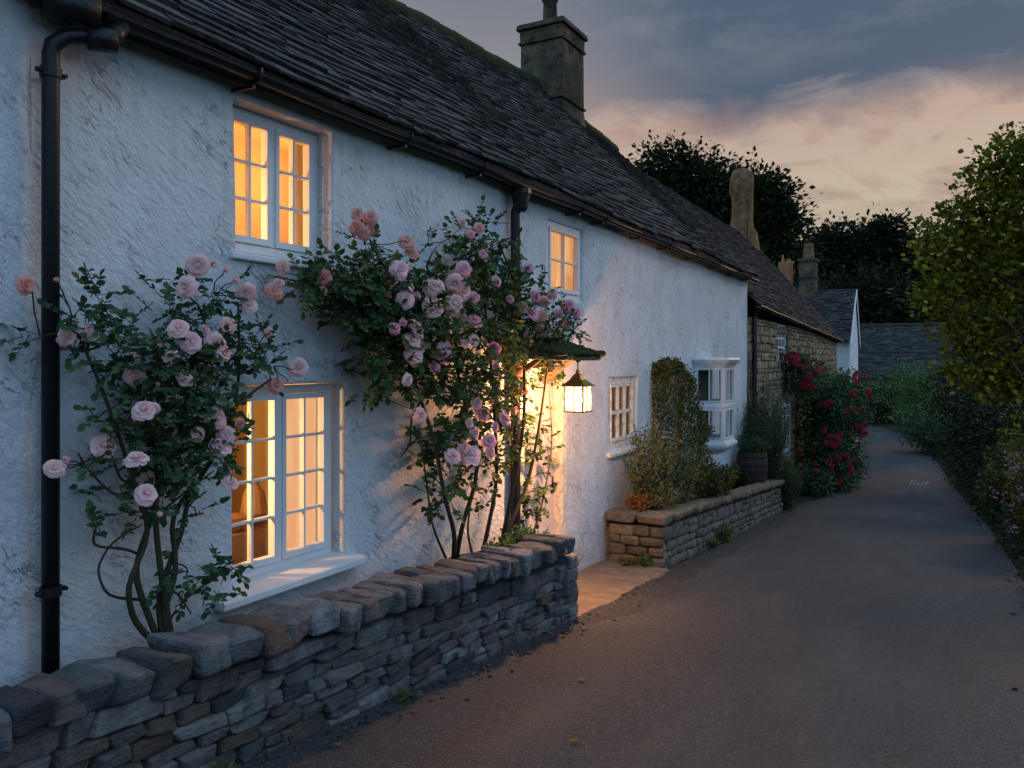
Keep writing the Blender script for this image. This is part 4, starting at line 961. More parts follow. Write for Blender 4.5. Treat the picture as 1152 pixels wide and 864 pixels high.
def tree(name, label, base, blobs, n, leafsize, mt, trunk_r=.3, kind='leaf', clump=16, spread=.35, shell=.5, group=None, tintf=None, limbs=10, trunk=True, cat='tree', clear=.35, top=.6):
    t = thing(name, label, cat, base, group)
    mb = MB(); cs_ = cloud(mb, blobs, n, leafsize, kind, clump, spread, shell, tintf=tintf); mb.build('crown' if cat == 'tree' else 'foliage', mt, t)
    if trunk:
        mb = MB(); B = np.array(blobs); cen = np.average(B[:, :3], axis=0, weights=B[:, 3]); b0 = Vector(base); hi = Vector(cen)
        tr = wavy(b0, Vector((hi.x*.7 + b0.x*.3, hi.y*.7+b0.y*.3, hi.z)), 8, .03); mb.tube(tr, [trunk_r*(1.25 if i == 0 else 1)*(1 - .7*i/8) for i in range(9)], 9)
        sel = rng.choice(len(cs_), min(len(cs_), limbs*3), replace=False)
        for i, q in enumerate(sel):
            k0 = 2 + int(rng.integers(0, 6)); p = tr[k0]; tgt = Vector(cs_[q]); 
            P_ = wavy(p, tgt, 6, .07); r0 = trunk_r*(.45 if i < limbs else .2)*(1-.08*k0); mb.tube(P_, [r0*(1-.85*j/6) for j in range(7)], 6)
        mb.build('trunk' if cat == 'tree' else 'stems', M['bark'], t)
    return t

# the photographed bushes, trees from here on -------------------------------------
def pb(px, py, Z, rpx, sy=1.0, dep=1.0):
    c = far(px, py, Z); r = rpx / F * Z; return (c.x, c.y, c.z, r, r*dep, r*sy)
T_D = 44
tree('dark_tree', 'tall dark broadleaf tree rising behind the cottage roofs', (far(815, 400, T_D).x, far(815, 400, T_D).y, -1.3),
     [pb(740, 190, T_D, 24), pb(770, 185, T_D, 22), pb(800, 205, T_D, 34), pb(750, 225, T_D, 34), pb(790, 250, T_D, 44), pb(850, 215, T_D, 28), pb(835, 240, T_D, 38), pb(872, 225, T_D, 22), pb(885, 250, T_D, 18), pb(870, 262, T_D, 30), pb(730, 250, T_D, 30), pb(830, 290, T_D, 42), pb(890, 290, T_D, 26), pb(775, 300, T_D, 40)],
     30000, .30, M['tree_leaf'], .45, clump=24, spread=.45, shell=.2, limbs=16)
W = 72
wood = [([(925, 270, 22), (945, 262, 20), (915, 295, 22), (940, 300, 30)], 'rounded dark tree left of the far wood behind the grey chimney'),
        ([(985, 258, 18), (1003, 250, 13), (975, 285, 26), (1005, 275, 22), (965, 265, 18)], 'far dark tree with the highest tufted top above the barn'),
        ([(1030, 275, 26), (1050, 300, 32), (1010, 320, 30), (1065, 268, 30), (1100, 280, 34)], 'far dark tree behind the yellow-green overhanging tree'),
        ([(940, 340, 34), (980, 330, 36), (1000, 360, 34), (915, 350, 30)], 'broad dark tree low behind the barn roof')]
for k_, (bl, lab) in enumerate(wood):
    Zk = W - 6*k_/3 if k_ < 3 else 62
    blobs = [pb(x, y + 9, Zk, r*1.02) for x, y, r in bl]; cx_, cy_ = np.mean([b[0] for b in blobs]), np.mean([b[1] for b in blobs])
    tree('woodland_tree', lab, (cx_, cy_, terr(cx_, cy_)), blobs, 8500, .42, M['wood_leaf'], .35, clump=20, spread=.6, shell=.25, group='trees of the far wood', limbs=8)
# the continuous wood on the hillside that reads as one mass
mb = MB(); bl = []
for i in range(95):
    px = random.uniform(860, 1400); Zk = random.uniform(66, 100); c = far(px, 400, Zk); g_ = terr(c.x, c.y); h_ = random.uniform(5.5, 9.5); bl.append((c.x, c.y, g_ + h_*.55, 3.4, 3.4, h_*.52))
cloud(mb, bl, 34000, .6, clump=20, spread=.8, shell=.3)
for b_ in bl[::2]: mb.tube([(b_[0], b_[1], terr(b_[0], b_[1])-.3), (b_[0], b_[1], b_[2])], [.3, .12], 6)
tag(mb.build('far_wood', M['wood_leaf']), kind='stuff')

# yellow-green tree overhanging the lane on the right
T_ = 10.5
bl = [pb(1148, 160, T_, 16), pb(1125, 175, T_, 14), pb(1108, 185, T_, 12), pb(1120, 200, T_, 18), pb(1100, 215, T_, 14), pb(1085, 235, T_, 15), pb(1062, 252, T_, 13), pb(1042, 262, T_, 10), pb(1055, 275, T_, 13), pb(1075, 270, T_, 18), pb(1050, 300, T_, 10), pb(1040, 338, T_, 11), pb(1055, 335, T_, 13), pb(1062, 318, T_, 14), pb(1075, 360, T_, 14), pb(1085, 385, T_, 15), pb(1075, 408, T_, 11), pb(1095, 415, T_, 15), pb(1112, 430, T_, 13), pb(1130, 425, T_, 18),
     pb(1150, 200, T_, 28), pb(1130, 235, T_, 26), pb(1105, 255, T_, 24), pb(1150, 262, T_+.5, 34), pb(1115, 295, T_, 27), pb(1090, 310, T_, 22), pb(1150, 320, T_+.5, 36), pb(1110, 345, T_, 26), pb(1145, 375, T_+.3, 30), pb(1115, 385, T_, 24), pb(1160, 420, T_, 26), pb(1200, 280, T_, 60), pb(1210, 380, T_, 50), pb(1190, 190, T_, 34)]
_old = [pb(1150, 175, T_, 34), pb(1120, 215, T_, 36), pb(1160, 230, T_, 44), pb(1085, 262, T_, 30), pb(1125, 275, T_, 42), pb(1065, 295, T_, 26), pb(1100, 320, T_, 38), pb(1150, 320, T_, 44), pb(1070, 350, T_, 26), pb(1110, 385, T_, 38), pb(1150, 390, T_, 40), pb(1098, 420, T_, 24), pb(1140, 430, T_, 26), pb(1200, 280, T_, 60), pb(1210, 380, T_, 50), pb(1190, 170, T_, 40)]
tree('lime_tree', 'yellow-green leafy tree overhanging the lane at the right edge', (5.6, 12.6, terr(5.6, 12.6)), bl, 19000, .078, M['lime_leaf'], .14, kind='oval', clump=14, spread=.12, shell=.3, limbs=30)

# hedge shrubs on the far side of the lane
def shrub(name, label, c, rx, ry, h, n, ls, mt, cat='shrub', group=None, kind='leaf', lumps=7, clump=12, spread=.1, shell=.5, tintf=None):
    bl = []; g_ = c[2]
    for i in range(lumps):
        a = random.uniform(0, 2*PI); q = random.uniform(.15, .62); s_ = random.uniform(.38, .6)
        bl.append((c[0] + math.cos(a)*rx*q, c[1] + math.sin(a)*ry*q, g_ + h*random.uniform(.32, .70), rx*s_, ry*s_, h*s_*.62))
    bl.append((c[0], c[1], g_ + h*.45, rx*.75, ry*.75, h*.45))
    return tree(name, label, c, bl, n, ls, mt, .03, kind, clump, spread, shell, group, tintf, 6, True, cat)
gp = 'shrubs along the far side of the lane'
def rs(px, py_base, Z): c = far(px, py_base, Z); return (c.x, c.y, terr(c.x, c.y))
shrub('shrub', 'bright green rounded shrub in front of the barn', rs(1030, 480, 38), 1.7, 1.5, 3.3, 5000, .13, M['bright_leaf'], group=gp, spread=.16)
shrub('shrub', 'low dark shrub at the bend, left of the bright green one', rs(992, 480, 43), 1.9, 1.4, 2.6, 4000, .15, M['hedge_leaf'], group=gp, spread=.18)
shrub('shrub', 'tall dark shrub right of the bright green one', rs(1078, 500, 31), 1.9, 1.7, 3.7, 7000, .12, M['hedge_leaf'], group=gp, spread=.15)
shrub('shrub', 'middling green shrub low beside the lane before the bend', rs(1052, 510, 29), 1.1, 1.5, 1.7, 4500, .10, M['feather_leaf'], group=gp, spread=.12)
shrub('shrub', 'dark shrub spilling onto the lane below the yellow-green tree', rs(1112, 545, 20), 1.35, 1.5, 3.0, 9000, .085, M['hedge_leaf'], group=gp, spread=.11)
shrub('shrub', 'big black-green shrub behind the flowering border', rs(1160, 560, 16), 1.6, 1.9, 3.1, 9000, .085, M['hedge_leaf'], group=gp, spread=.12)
shrub('shrub', 'small dark shrub hugging the lane edge in the right border', (4.25, 16.6, gz(16.6)), .5, 1.0, 1.45, 4500, .08, M['mixed_leaf'], group=gp, spread=.08)
shrub('shrub', 'yellowish shrub at the right edge beneath the overhanging tree', (4.55, 14.4, terr(4.5, 14.4)), .5, .7, 1.9, 4500, .065, M['lime_leaf'], group=gp, spread=.08)
fb = shrub('flowering_shrub', 'loose border shrub with small mauve-pink flowers beside the lane', (4.32, 12.6, terr(4.3, 12.6)), .42, .95, 1.35, 8000, .055, M['mixed_leaf'], group=None, spread=.07)
mb = MB(); P_ = rng.normal(size=(34, 3))[rng.integers(0, 34, 230)] * np.array([.10, .40, .26]) + rng.normal(size=(230, 3))*.035 + np.array([4.05, 12.3, gz(12.3)+.80]); leaves(mb, P_, rng.normal(size=P_.shape), rng.normal(size=P_.shape), .035, rng.random(len(P_)), 'oval'); mb.build('blossom', M['petal_mauve'], fb)
shrub('shrub', 'low leafy clump closest on the right verge', (4.5, 9.6, terr(4.5, 9.6)), .32, .8, .6, 3000, .05, M['mixed_leaf'], group=gp, spread=.07)
mb = MB(); bl = []
for y in np.arange(6.5, 42, .45):
    xe = float(np.interp(y, [q[0] for q in Rp[:9]], [q[1] for q in Rp[:9]])); hh = random.uniform(.06, .24) + .014*y
    bl.append((xe + .30 + random.uniform(-.08, .15), y, gz(y) + hh*.5, .34, .38, hh*.6))
cloud(mb, bl, 22000, .055, clump=14, spread=.09, shell=.3); tag(mb.build('undergrowth', M['hedge_leaf']), kind='stuff')
# hedge on the viewer's side of the lane, outside the frame, added to shade the lower cottage wall
mb = MB(); bl = [(6.6, y, gz(y)+.9, 1.0, .8, 1.1) for y in np.arange(-6, 10.5, 1.0)]; cloud(mb, bl, 6000, .12, clump=12, spread=.15)
tag(mb.build('hedge', M['hedge_leaf']), 'dark hedge lining the lane opposite the white cottage', 'hedge')

# ------------------------------------------------------------------ raised bed planting
def X(px, py, x): return on(px, py, x)
# clipped yew, flat topped and leaning
yb = X(765, 540, .25); base_z = top2(yb.y) - .08
t = thing('clipped_yew', 'tall flat-topped clipped yew against the white wall in the raised bed', 'shrub', (.25, yb.y, base_z))
mb = MB(); n = 15000; u = rng.random(n); f = rng.integers(0, 4, n); ztop = 2.14
zz = base_z + (ztop - base_z) * rng.random(n)**.85; tt = (zz - base_z)/(ztop-base_z)
wy0 = yb.y - .38 + .02*np.sin(zz*9); wy1 = yb.y + .95 - .62*np.clip((tt-.45)/.55, 0, 1)
yv = np.where(f == 0, wy0, np.where(f == 1, wy1, wy0 + (wy1-wy0)*u)); xm = .46 - .26*tt**1.3 + .03*np.sin(zz*7+yv*5) + .02*np.sin(zz*17); xv = np.where(f == 2, xm, .02 + (xm-.02)*u)
zt = f == 3; zz = np.where(zt, ztop + .03*np.sin(yv*9) - .04*np.abs(np.sin(yv*4)), zz); yv = np.where(zt, yb.y-.38+(.7)*rng.random(n), yv); xv = np.where(zt, .02 + .2*u, xv)
pos = np.stack([xv, yv, zz], 1) + rng.normal(size=(n, 3))*.03 + .03*np.sin(np.stack([zz*11, zz*9+xv*8, yv*12], 1)); ax = rng.normal(size=(n, 3)) + np.array([.5, -.3, .6])
leaves(mb, pos, ax, rng.normal(size=(n, 3)), .035*rng.uniform(.6, 1.4, n), rng.random(n), 'leaf'); mb.build('foliage', M['yew_leaf'], t)
mb = MB(); mb.tube([(.2, yb.y+.1, base_z-.1), (.22, yb.y+.1, 1.9)], [.05, .02], 8); mb.build('trunk', M['bark'], t)
def upright(name, label, c, rad, h, n, mt, ls, kind='leaf', stems=14, bend=.3, cat='shrub', lo=.15, group=None, yr=None):
    """a shrub made of many upward, outward-bending stems set with leaves"""
    t = thing(name, label, cat, c, group); ms, ml = MB(), MB(); per = max(1, n // stems); c = Vector(c)
    for i in range(stems):
        a = random.uniform(0, 2*PI); q = random.random()**.6; off = Vector((math.cos(a)*rad*q, math.sin(a)*(yr or rad)*q, 0)); hh = h*random.uniform(.62, 1)*(1 - .25*q)
        b = c + off*.35; tp = c + off*(1+bend*.5) + Vector((0, 0, hh)); md = b.lerp(tp, .5) - off*bend*.4
        P_ = [b, b.lerp(md, .6), md, md.lerp(tp, .5) + off*.05, tp]; ms.tube(P_, [.007, .006, .005, .004, .002], 5, caps=False)
        tt = lo + (1-lo)*rng.random(per); k_ = tt*4; i0 = np.minimum(3, k_.astype(int)); fr_ = (k_-i0)[:, None]; PA = np.array(P_)
        pos = PA[i0]*(1-fr_) + PA[i0+1]*fr_ + rng.normal(size=(per, 3))*rad*.13
        leaves(ml, pos, rng.normal(size=(per, 3)) + np.array([0, 0, .7]) + np.array(off)*1.5, rng.normal(size=(per, 3)) + np.array([0, 0, .5]), ls*rng.uniform(.6, 1.3, per), np.clip(rng.random(per)*.8 + .3*rng.random(), 0, 1), kind)
    ml.build('foliage', mt, t); ms.build('stems', M['stem'], t); return t
p = X(742, 540, .40); upright('flowering_shrub', 'airy pale shrub with pinkish sprays before the clipped yew', (.32, p.y, top2(p.y)-.08), .24, 1.25, 4200, M['sage_leaf'], .038, stems=42, yr=.55)
p = X(765, 540, .42); upright('flowering_shrub', 'dense amber-tinted shrub at the foot of the clipped yew', (.38, p.y+.1, top2(p.y)-.08), .22, .95, 4500, M['sage_leaf'], .036, stems=44, yr=.6)
p = X(735, 570, .35); upright('lavender_mound', 'soft sage-green mound above the front of the raised bed', (.36, 8.85, top2(8.85)-.08), .24, .40, 3600, M['sage_leaf'], .055, 'needle', 90, .5, yr=.40, cat='shrub')
upright('rust_plant', 'small rust-brown plant at the front corner of the raised bed', (.30, 8.42, top2(8.4)-.05), .13, .24, 1500, M['orange_leaf'], .035, 'leaf', 40, .4, cat='plant', yr=.13)
p = X(800, 550, .45); upright('rust_shrub', 'low green bush with rust-orange flowers below the bay window', (.42, 11.0, top2(11.0)-.08), .27, .52, 5200, M['mixed_leaf'], .045, stems=70, yr=.75, cat='shrub')
upright('rust_shrub', 'dark green bush with orange tips between yew and bay window', (.30, 10.3, top2(10.3)-.08), .2, .62, 3600, M['mixed_leaf'], .045, stems=60, yr=.45, cat='shrub')
upright('small_shrub', 'small dark shrub under the bay window near the barrel', (.32, 12.8, top2(12.8)-.08), .2, .42, 1800, M['hedge_leaf'], .05, stems=36, yr=.35, cat='shrub')
# barrel planter with feathery shrub
p = X(850, 520, .36); by = 13.9; bz = top2(by) - .02
t = thing('barrel_planter', 'dark ribbed half-barrel planter at the far end of the raised bed', 'planter', (.33, by, bz))
mb = MB(); prof = [(.20, 0), (.235, .10), (.255, .25), (.255, .40), (.24, .54), (.225, .54), (.22, .48)]; mb.lathe(prof, (.33, by, bz), 28); mb.build('staves', M['barrel'], t)
for z, r_ in ((.08, .238), (.20, .256), (.32, .263), (.46, .256)):
    mb = MB(); mb.lathe([(r_-.02, -.014), (r_, -.012), (r_, .012), (r_-.02, .014)], (.33, by, bz+z), 28); mb.build('hoop', M['blackmetal'], t)
mb = MB(); mb.lathe([(.0, .47), (.22, .47), (.22, .48)], (.33, by, bz), 20); mb.build('soil', M['soil'], t)
upright('feathery_shrub', 'tall feathery green shrub growing behind the barrel planter', (.36, 14.9, top2(14.7)-.2), .42, 2.05, 8500, M['feather_leaf'], .085, 'needle', 120, .1, yr=.75, lo=.05)
upright('feathery_shrub', 'green plant spilling over the rim of the barrel', (.33, by, bz+.45), .27, .38, 2600, M['feather_leaf'], .06, 'needle', 60, .5)
upright('trailing_shrub', 'trailing shrub hanging to the lane at the end of the raised bed', (.60, 15.25, gz(15.2)), .34, 1.1, 4500, M['feather_leaf'], .07, 'needle', 70, .3, yr=.5, lo=.02)
# bare creeper between the cottages
mb = MB()
for i in range(9):
    b = Vector((.05, 15.0+random.uniform(-.1, .3), .7)); e_ = Vector((.06, 15.0 + random.uniform(-.45, .8), random.uniform(1.6, 2.35))); P_ = wavy(b, e_, 7, .09); P_ = [Vector((.05+abs(q.x-.05)*.4, q.y, q.z)) for q in P_]; mb.tube(P_, [.013-.0013*j for j in range(8)], 5)
tag(mb.build('bare_creeper', M['bark']), 'leafless creeper climbing by the downpipe between the two cottages', 'climber')

# red flowering bush
bc = (.62, 20.4, gz(20.4))
Z0 = 19.0
bl = [pb(905, 425, 17.8, 24, .8), pb(892, 408, 17.8, 14, .8), pb(930, 450, Z0, 34), pb(955, 440, 20, 22), pb(950, 480, 20, 24, 1.2), pb(925, 500, Z0, 30, 1.1), pb(935, 530, 19, 27, .9), pb(915, 540, 18, 18, .9), pb(962, 470, 20.5, 14), pb(950, 520, 20, 22)]
t = tree('red_rose_bush', 'large bush with crimson flowers arching over the lane by the stone cottage', bc, bl, 24000, .085, M['rose_leaf'], .05, clump=12, spread=.10, shell=.3, cat='shrub', limbs=10)
def flower_mesh(name, mt, r, petals, layers, seed):
    """a full double bloom: curved cupped petals in rings"""
    rr = np.random.default_rng(seed); mb = MB()
    for l in range(layers):
        f = l / max(1, layers-1); k_ = max(3, int(petals*(.45+.55*f)))
        for i in range(k_):
            a = 2*PI*(i + .5*(l % 2) + rr.uniform(-.2, .2))/k_; tilt = R(12 + 78*f + rr.uniform(-8, 8)); ln = r*(.55 + .5*f)*rr.uniform(.88, 1.1); wd = ln*rr.uniform(.75, 1.0)
            V = []; nn = 4
            for p_ in range(nn+1):
                u_ = p_/nn; curl = tilt*(.35+.65*u_) if f < .7 else tilt*(.5+.62*u_)
                rad = ln*u_*math.sin(curl) + r*.10*f; z = ln*u_*math.cos(curl)*.95
                for q in range(4):
                    s_ = (q/3-.5)*2; wloc = wd*math.sin(PI*min(1, .12+u_*.72))*.62; cup = -abs(s_)**2*wd*.18*(1-f*.6)
                    x_, y_ = rad + cup, s_*wloc*(1 + .0); ruf = .04*r*math.sin(s_*5+i*2+u_*3)*u_
                    V.append(((x_)*math.cos(a)-y_*math.sin(a), (x_)*math.sin(a)+y_*math.cos(a), z + ruf))
            mb.add(V, [(p_*4+q, p_*4+q+1, (p_+1)*4+q+1, (p_+1)*4+q) for p_ in range(nn) for q in range(3)], 0, float(np.clip(1-f*.6+rr.uniform(-.15, .15), 0, 1)))
    V, Fc = CT[4]; q = V / np.linalg.norm(V, axis=1)[:, None]; an = np.arctan2(q[:, 1], q[:, 0])
    q = q * (1 + .10*np.sin(an*3 + q[:, 2]*4))[:, None]
    mb.add(q * np.array([.24, .24, .26]) * r + np.array([0, 0, .30*r]), Fc, 0, .9)
    o = mb.build(name, mt, None, smooth=True); me = o.data; bpy.data.objects.remove(o); return me
BL = {k_: [flower_mesh('rose_bloom', M[k_], 1.0, 8 + s_ % 3, 6 + s_ % 2, s_) for s_ in range(6)] for k_ in ('petal', 'petal_deep', 'petal_peach')}
BUD = {k_: [flower_mesh('rose_bud', M[k_], 1.0, 5, 3, 40 + s_) for s_ in range(2)] for k_ in BL}
for q_ in BUD.values():
    for me_ in q_:
        co = np.zeros(len(me_.vertices)*3); me_.vertices.foreach_get('co', co); co = co.reshape(-1, 3); rr_ = np.hypot(co[:, 0], co[:, 1]); f_ = .62 / (1 + .55*rr_); co[:, 0] *= f_; co[:, 1] *= f_; co[:, 2] = co[:, 2]*1.1 + rr_*.35; me_.vertices.foreach_set('co', co.ravel()); me_.update()
BR = [flower_mesh('red_bloom', M['petal_red'], 1.0, 7, 3, s_) for s_ in range(3)]
def bloom(me, p, face, r, parent, name, rnd=None):
    o = bpy.data.objects.new(name, me); C.objects.link(o); o.parent = parent; o.location = Vector(p) - parent.location
    o.rotation_euler = Vector(face).to_track_quat('Z', 'Y').to_euler(); o.rotation_euler.rotate_axis('Z', random.uniform(0, 6)); o.scale = (r, r*random.uniform(.88, 1.1), r*random.uniform(.85, 1.15)); return o
for i in range(96):
    b_ = random.choice(bl[:7] + bl[8:9]) if random.random() < .85 else random.choice(bl)
    d = unit(rng.normal(size=(1, 3))*.8 + np.array([[.6, -1.3, .45]]))[0]; p = np.array(b_[:3]) + d*np.array(b_[3:6])*rng.uniform(1.02, 1.2)
    bloom(random.choice(BR), p, d, random.uniform(.045, .085), t, 'red_bloom')

# ------------------------------------------------------------------ roses
def rose_bush(t, mt, stems, twigs, areas, blooms, leafsz):
    """stems: polylines; areas: (point, radius, sprig count); blooms: (point, r, kind)"""
    ms = MB()
    nodes = []
    for P_, r0, r1 in stems:
        P_ = [Vector(p) for p in P_]; Q = []
        for a, b in zip(P_, P_[1:]): Q += [a.lerp(b, i/4) for i in range(4)]
        Q.append(P_[-1])
        for _ in range(2): Q = [Q[0]] + [(Q[i-1] + Q[i]*2 + Q[i+1])/4 for i in range(1, len(Q)-1)] + [Q[-1]]
        ms.tube(Q, [r0 + (r1-r0)*i/(len(Q)-1) for i in range(len(Q))], 7); nodes += Q[len(Q)//3:]
    ml = MB(); pos, ax, nr_, sz, tn = [], [], [], [], []
    def sprig(p, d, ln):
        d = d.normalized(); q = Vector(p); tint = random.random()
        for i in range(3):
            for sd_ in (-1, 1):
                side_ = d.cross(Vector((0, 0, 1))).normalized()*sd_ if abs(d.z) < .95 else Vector((sd_, 0, 0))
                pp = q + d*ln*(.25+.3*i); pos.append(pp); ax.append(side_*.9 + d*.55 + Vector(rng.normal(size=3))*.18); nr_.append(Vector((.55, -.25, .8)) + Vector(rng.normal(size=3))*.45); sz.append(leafsz*random.uniform(.7, 1.15)); tn.append(min(1, max(0, .6*tint + .45*random.random())))
        pos.append(q + d*ln); ax.append(d + Vector(rng.normal(size=3))*.15); nr_.append(Vector((.55, -.25, .8)) + Vector(rng.normal(size=3))*.4); sz.append(leafsz*1.15); tn.append(tint)
        ms.tube([q - d*ln*.2, q + d*ln*.5, q + d*ln], [.0022, .0018, .001], 4, caps=False)
    for c, (ra, rb_, rc), n in areas:
        c = Vector(c); nd = min(nodes, key=lambda q: (q-c).length)
        tw = []
        for k_ in range(max(1, n // 14)):
            tip = c + Vector((rng.uniform(-.8, .8)*ra, rng.uniform(-.9, .9)*rb_, rng.uniform(-.9, .9)*rc)); P_ = wavy(nd, tip, 6, .08); ms.tube(P_, [.0065-.0008*j for j in range(7)], 5, caps=False); tw += P_[3:]
        for _ in range(n):
            v = Vector(unit(rng.normal(size=(1, 3)))[0]) * random.random()**.45; p = c + Vector((v.x*ra, v.y*rb_, v.z*rc)); d = v*.7 + Vector(rng.normal(size=3))*.45 + Vector((0, 0, -.1))
            if p.x < .03: p.x = .03 + random.random()*.04
            sprig(p, d, leafsz*random.uniform(2.0, 3.0))
    leaves(ml, [tuple(p) for p in pos], [tuple(a) for a in ax], [tuple(a) for a in nr_], np.array(sz), np.array(tn), 'oval')
    ml.build('foliage', mt, t)
    eye = Vector((CX, CY, CZ))
    for p, r_, kd in blooms:
        p = Vector(p); out_ = Vector((1.0, -.45, .35)) + Vector(rng.normal(size=3))*.38
        nd = min([Vector(c) for c, _, _ in areas], key=lambda q: (q-p).length); P_ = wavy(nd, p - out_.normalized()*r_*.1, 5, .07); ms.tube(P_, [.004, .0035, .003, .003, .0028, .0025], 5, caps=False)
        bud = r_ < .030 and random.random() < .7 or random.random() < .08
        bloom(random.choice((BUD if bud else BL)[kd]), p - out_.normalized()*r_*.45, out_, r_*random.uniform(.85, 1.12), t, 'rose_bud' if bud else 'rose_bloom')
    ms.build('stems', M['stem'], t)
def area(px, py, rpx, n, x, dep=.13, sy=1.0):
    c = on(px, py, x); s_ = rpx * ((CX - x)/CS/(1073-px)); ry = s_ * .95 / max(.35, abs(SN-(px-576)/F*CS)/.9)
    Zc = 3429/(1073-px)*(CX-x)/CX; k_ = rpx/F*Zc; yw = k_/((SN*1 - (px-576)/F*CS)) 
    return (c, (dep, k_*1.25, k_*sy), n)
def bl_(px, py, rpx, kd='petal', x=.30):
    c = on(px, py, x); Zc = (c.y)*CS + (CX-x)*SN; return (c, max(.015, rpx/F*Zc*1.03), kd)
xl = .20
b0 = on(172, 733, .22); b0.z -= .03
t = thing('rose_bush', 'pale pink rose bush climbing beside the near black downpipe', 'rose bush', b0, 'rose bushes on the cottage front')
st = []
for P_ in ([(172,733), (150,650), (160,610), (180,560), (170,480), (150,420)], [(175,733), (180,640), (172,560), (200,500), (215,420), (230,360)], [(170,733), (176,670), (205,600), (215,540), (245,470), (300,430)],
           [(168,733), (150,700), (142,660), (170,600), (150,540), (120,450), (90,380)], [(176,733), (183,690), (200,640), (190,580), (240,520), (270,440), (268,340)], [(160,625), (140,617), (103,615), (108,590), (118,583)],
           [(165,675), (120,672), (108,640), (125,610), (160,590)], [(176,728), (200,680), (240,650), (262,640)], [(180,690), (195,660), (215,690)], [(172,560), (130,560), (100,530), (88,510)], [(165,590), (200,560), (240,530)], [(150, 545), (135, 540), (125, 510)]):
    pts = [on(a, b, .10 + .10*(i > 0) + random.uniform(-.03, .05)) for i, (a, b) in enumerate(P_)]; main = len(P_) > 5; pts[0] = Vector((.22 if main else pts[0].x, pts[0].y, pts[0].z)); st.append((pts, .016 if main else .007, .006 if main else .0035))
A = [(105,345,28,26), (80,365,15,12), (110,385,28,30), (140,400,28,34), (200,345,25,30), (240,330,22,20), (175,420,36,60), (215,410,40,80), (255,395,34,56), (285,400,26,24), (308,412,18,10), (175,470,36,66), (225,465,44,86), (262,465,22,22), (200,510,34,56), (235,505,32,44), (160,510,26,26), (110,470,18,9), (190,545,28,26), (165,575,22,16), (215,570,18,10), (130,555,14,7), (200,640,26,14), (235,640,24,20), (250,660,16,14), (205,665,18,8), (45,378,12,6), (95,520,10,5), (115,600,10,3), (270,385,22,22), (195,320,14,8), (255,500,14,6)]
areas = [area(a, b, c, max(3, int(n*.66)), xl + (.05 if n > 30 else 0), .12) for a, b, c, n in A]
Bm = [(32,320,10,'petal_peach'), (64,314,6,'petal_peach'), (78,380,11), (97,372,11), (222,298,11), (241,296,5), (254,303,10), (266,314,11), (277,330,11), (281,342,9), (207,323,11), (200,367,10), (232,370,14), (217,384,13), (259,363,9), (192,398,10), (245,388,12), (254,394,10), (305,374,9), (149,421,12), (145,448,10), (162,459,11), (170,462,8), (225,486,9), (246,470,11), (256,490,10), (250,500,12), (118,500,12), (153,513,11), (166,554,11), (75,516,11), (62,526,10), (72,524,7), (261,542,9), (180,578,7), (232,578,6), (336,413,10), (325,428,9), (312,433,8,'petal_peach'), (178,432,6,'petal_deep'), (210,425,9), (152,400,5,'petal_peach'), (180,388,6,'petal_peach'), (262,455,6,'petal_peach'), (272,478,7,'petal_peach'), (200,684,5,'petal_deep')]
rose_bush(t, M['rose_leaf'], st, [], areas, [bl_(*(b if len(b) == 4 else (*b, 'petal')), x=.36 if 150 < b[0] < 290 else .24) for b in Bm], .036)

b0 = on(512, 632, .26); b0.z -= .05
t = thing('rose_bush', 'big deep pink climbing rose spreading over the front door', 'rose bush', b0, 'rose bushes on the cottage front')
st = []
for P_ in ([(510,636), (512,600), (500,560), (490,500), (470,440), (450,380), (440,320)], [(512,636), (520,590), (540,530), (520,440), (500,360), (480,300)], [(540,636), (548,600), (560,540), (556,460), (550,380), (540,300)], [(560,632), (575,560), (590,480), (590,400), (580,320), (560,270)],
           [(552,632), (570,600), (596,540), (610,460), (620,380), (640,350)], [(505,636), (485,590), (480,540), (470,480)], [(535,636), (525,600), (530,560), (545,500)], [(470,440), (440,390), (400,350), (370,330), (335,320)], [(480,440), (462,470), (462,500), (450,515)], [(470,400), (450,330), (420,280), (410,255)], [(600,600), (612,560), (622,500), (618,440)]):
    pts = [on(a, b, .14 + .12*(i > 0) + random.uniform(-.03, .06)) for i, (a, b) in enumerate(P_)]; main = len(P_) > 5; st.append((pts, .019 if main else .010, .007 if main else .004))
A = [(345,318,18,34), (370,320,20,36), (395,330,24,50), (415,300,22,36), (410,275,12,10), (405,350,28,56), (430,345,34,80), (445,320,26,46), (420,390,32,60), (450,380,38,90), (480,350,36,80), (500,330,38,80), (525,300,34,76), (540,270,26,54), (560,300,34,76), (560,330,38,84), (585,325,26,44), (480,410,40,90), (510,400,44,100), (545,370,44,100), (545,420,44,96), (515,450,36,70), (580,380,40,80), (600,350,36,76), (622,365,22,34), (645,372,14,16), (610,380,32,56), (625,400,22,34), (590,420,34,50), (560,460,34,50), (500,480,28,40), (490,510,20,22), (520,510,26,32), (550,510,24,26), (500,540,22,20), (575,500,22,24), (600,470,26,26), (615,500,20,18), (600,530,20,16), (495,560,14,12), (490,570,12,8), (548,560,20,12), (600,560,16,16), (610,570,12,8), (440,420,22,26), (425,435,14,10), (455,420,20,20), (630,415,12,10), (390,305,14,16), (480,275,8,5), (600,550,12,8)]
areas = [area(a, b, c, max(3, int(n*.78)), *(((.12, .06)) if a > 582 and b > 368 else (.24 + (.08 if n > 60 else 0), .17))) for a, b, c, n in A]
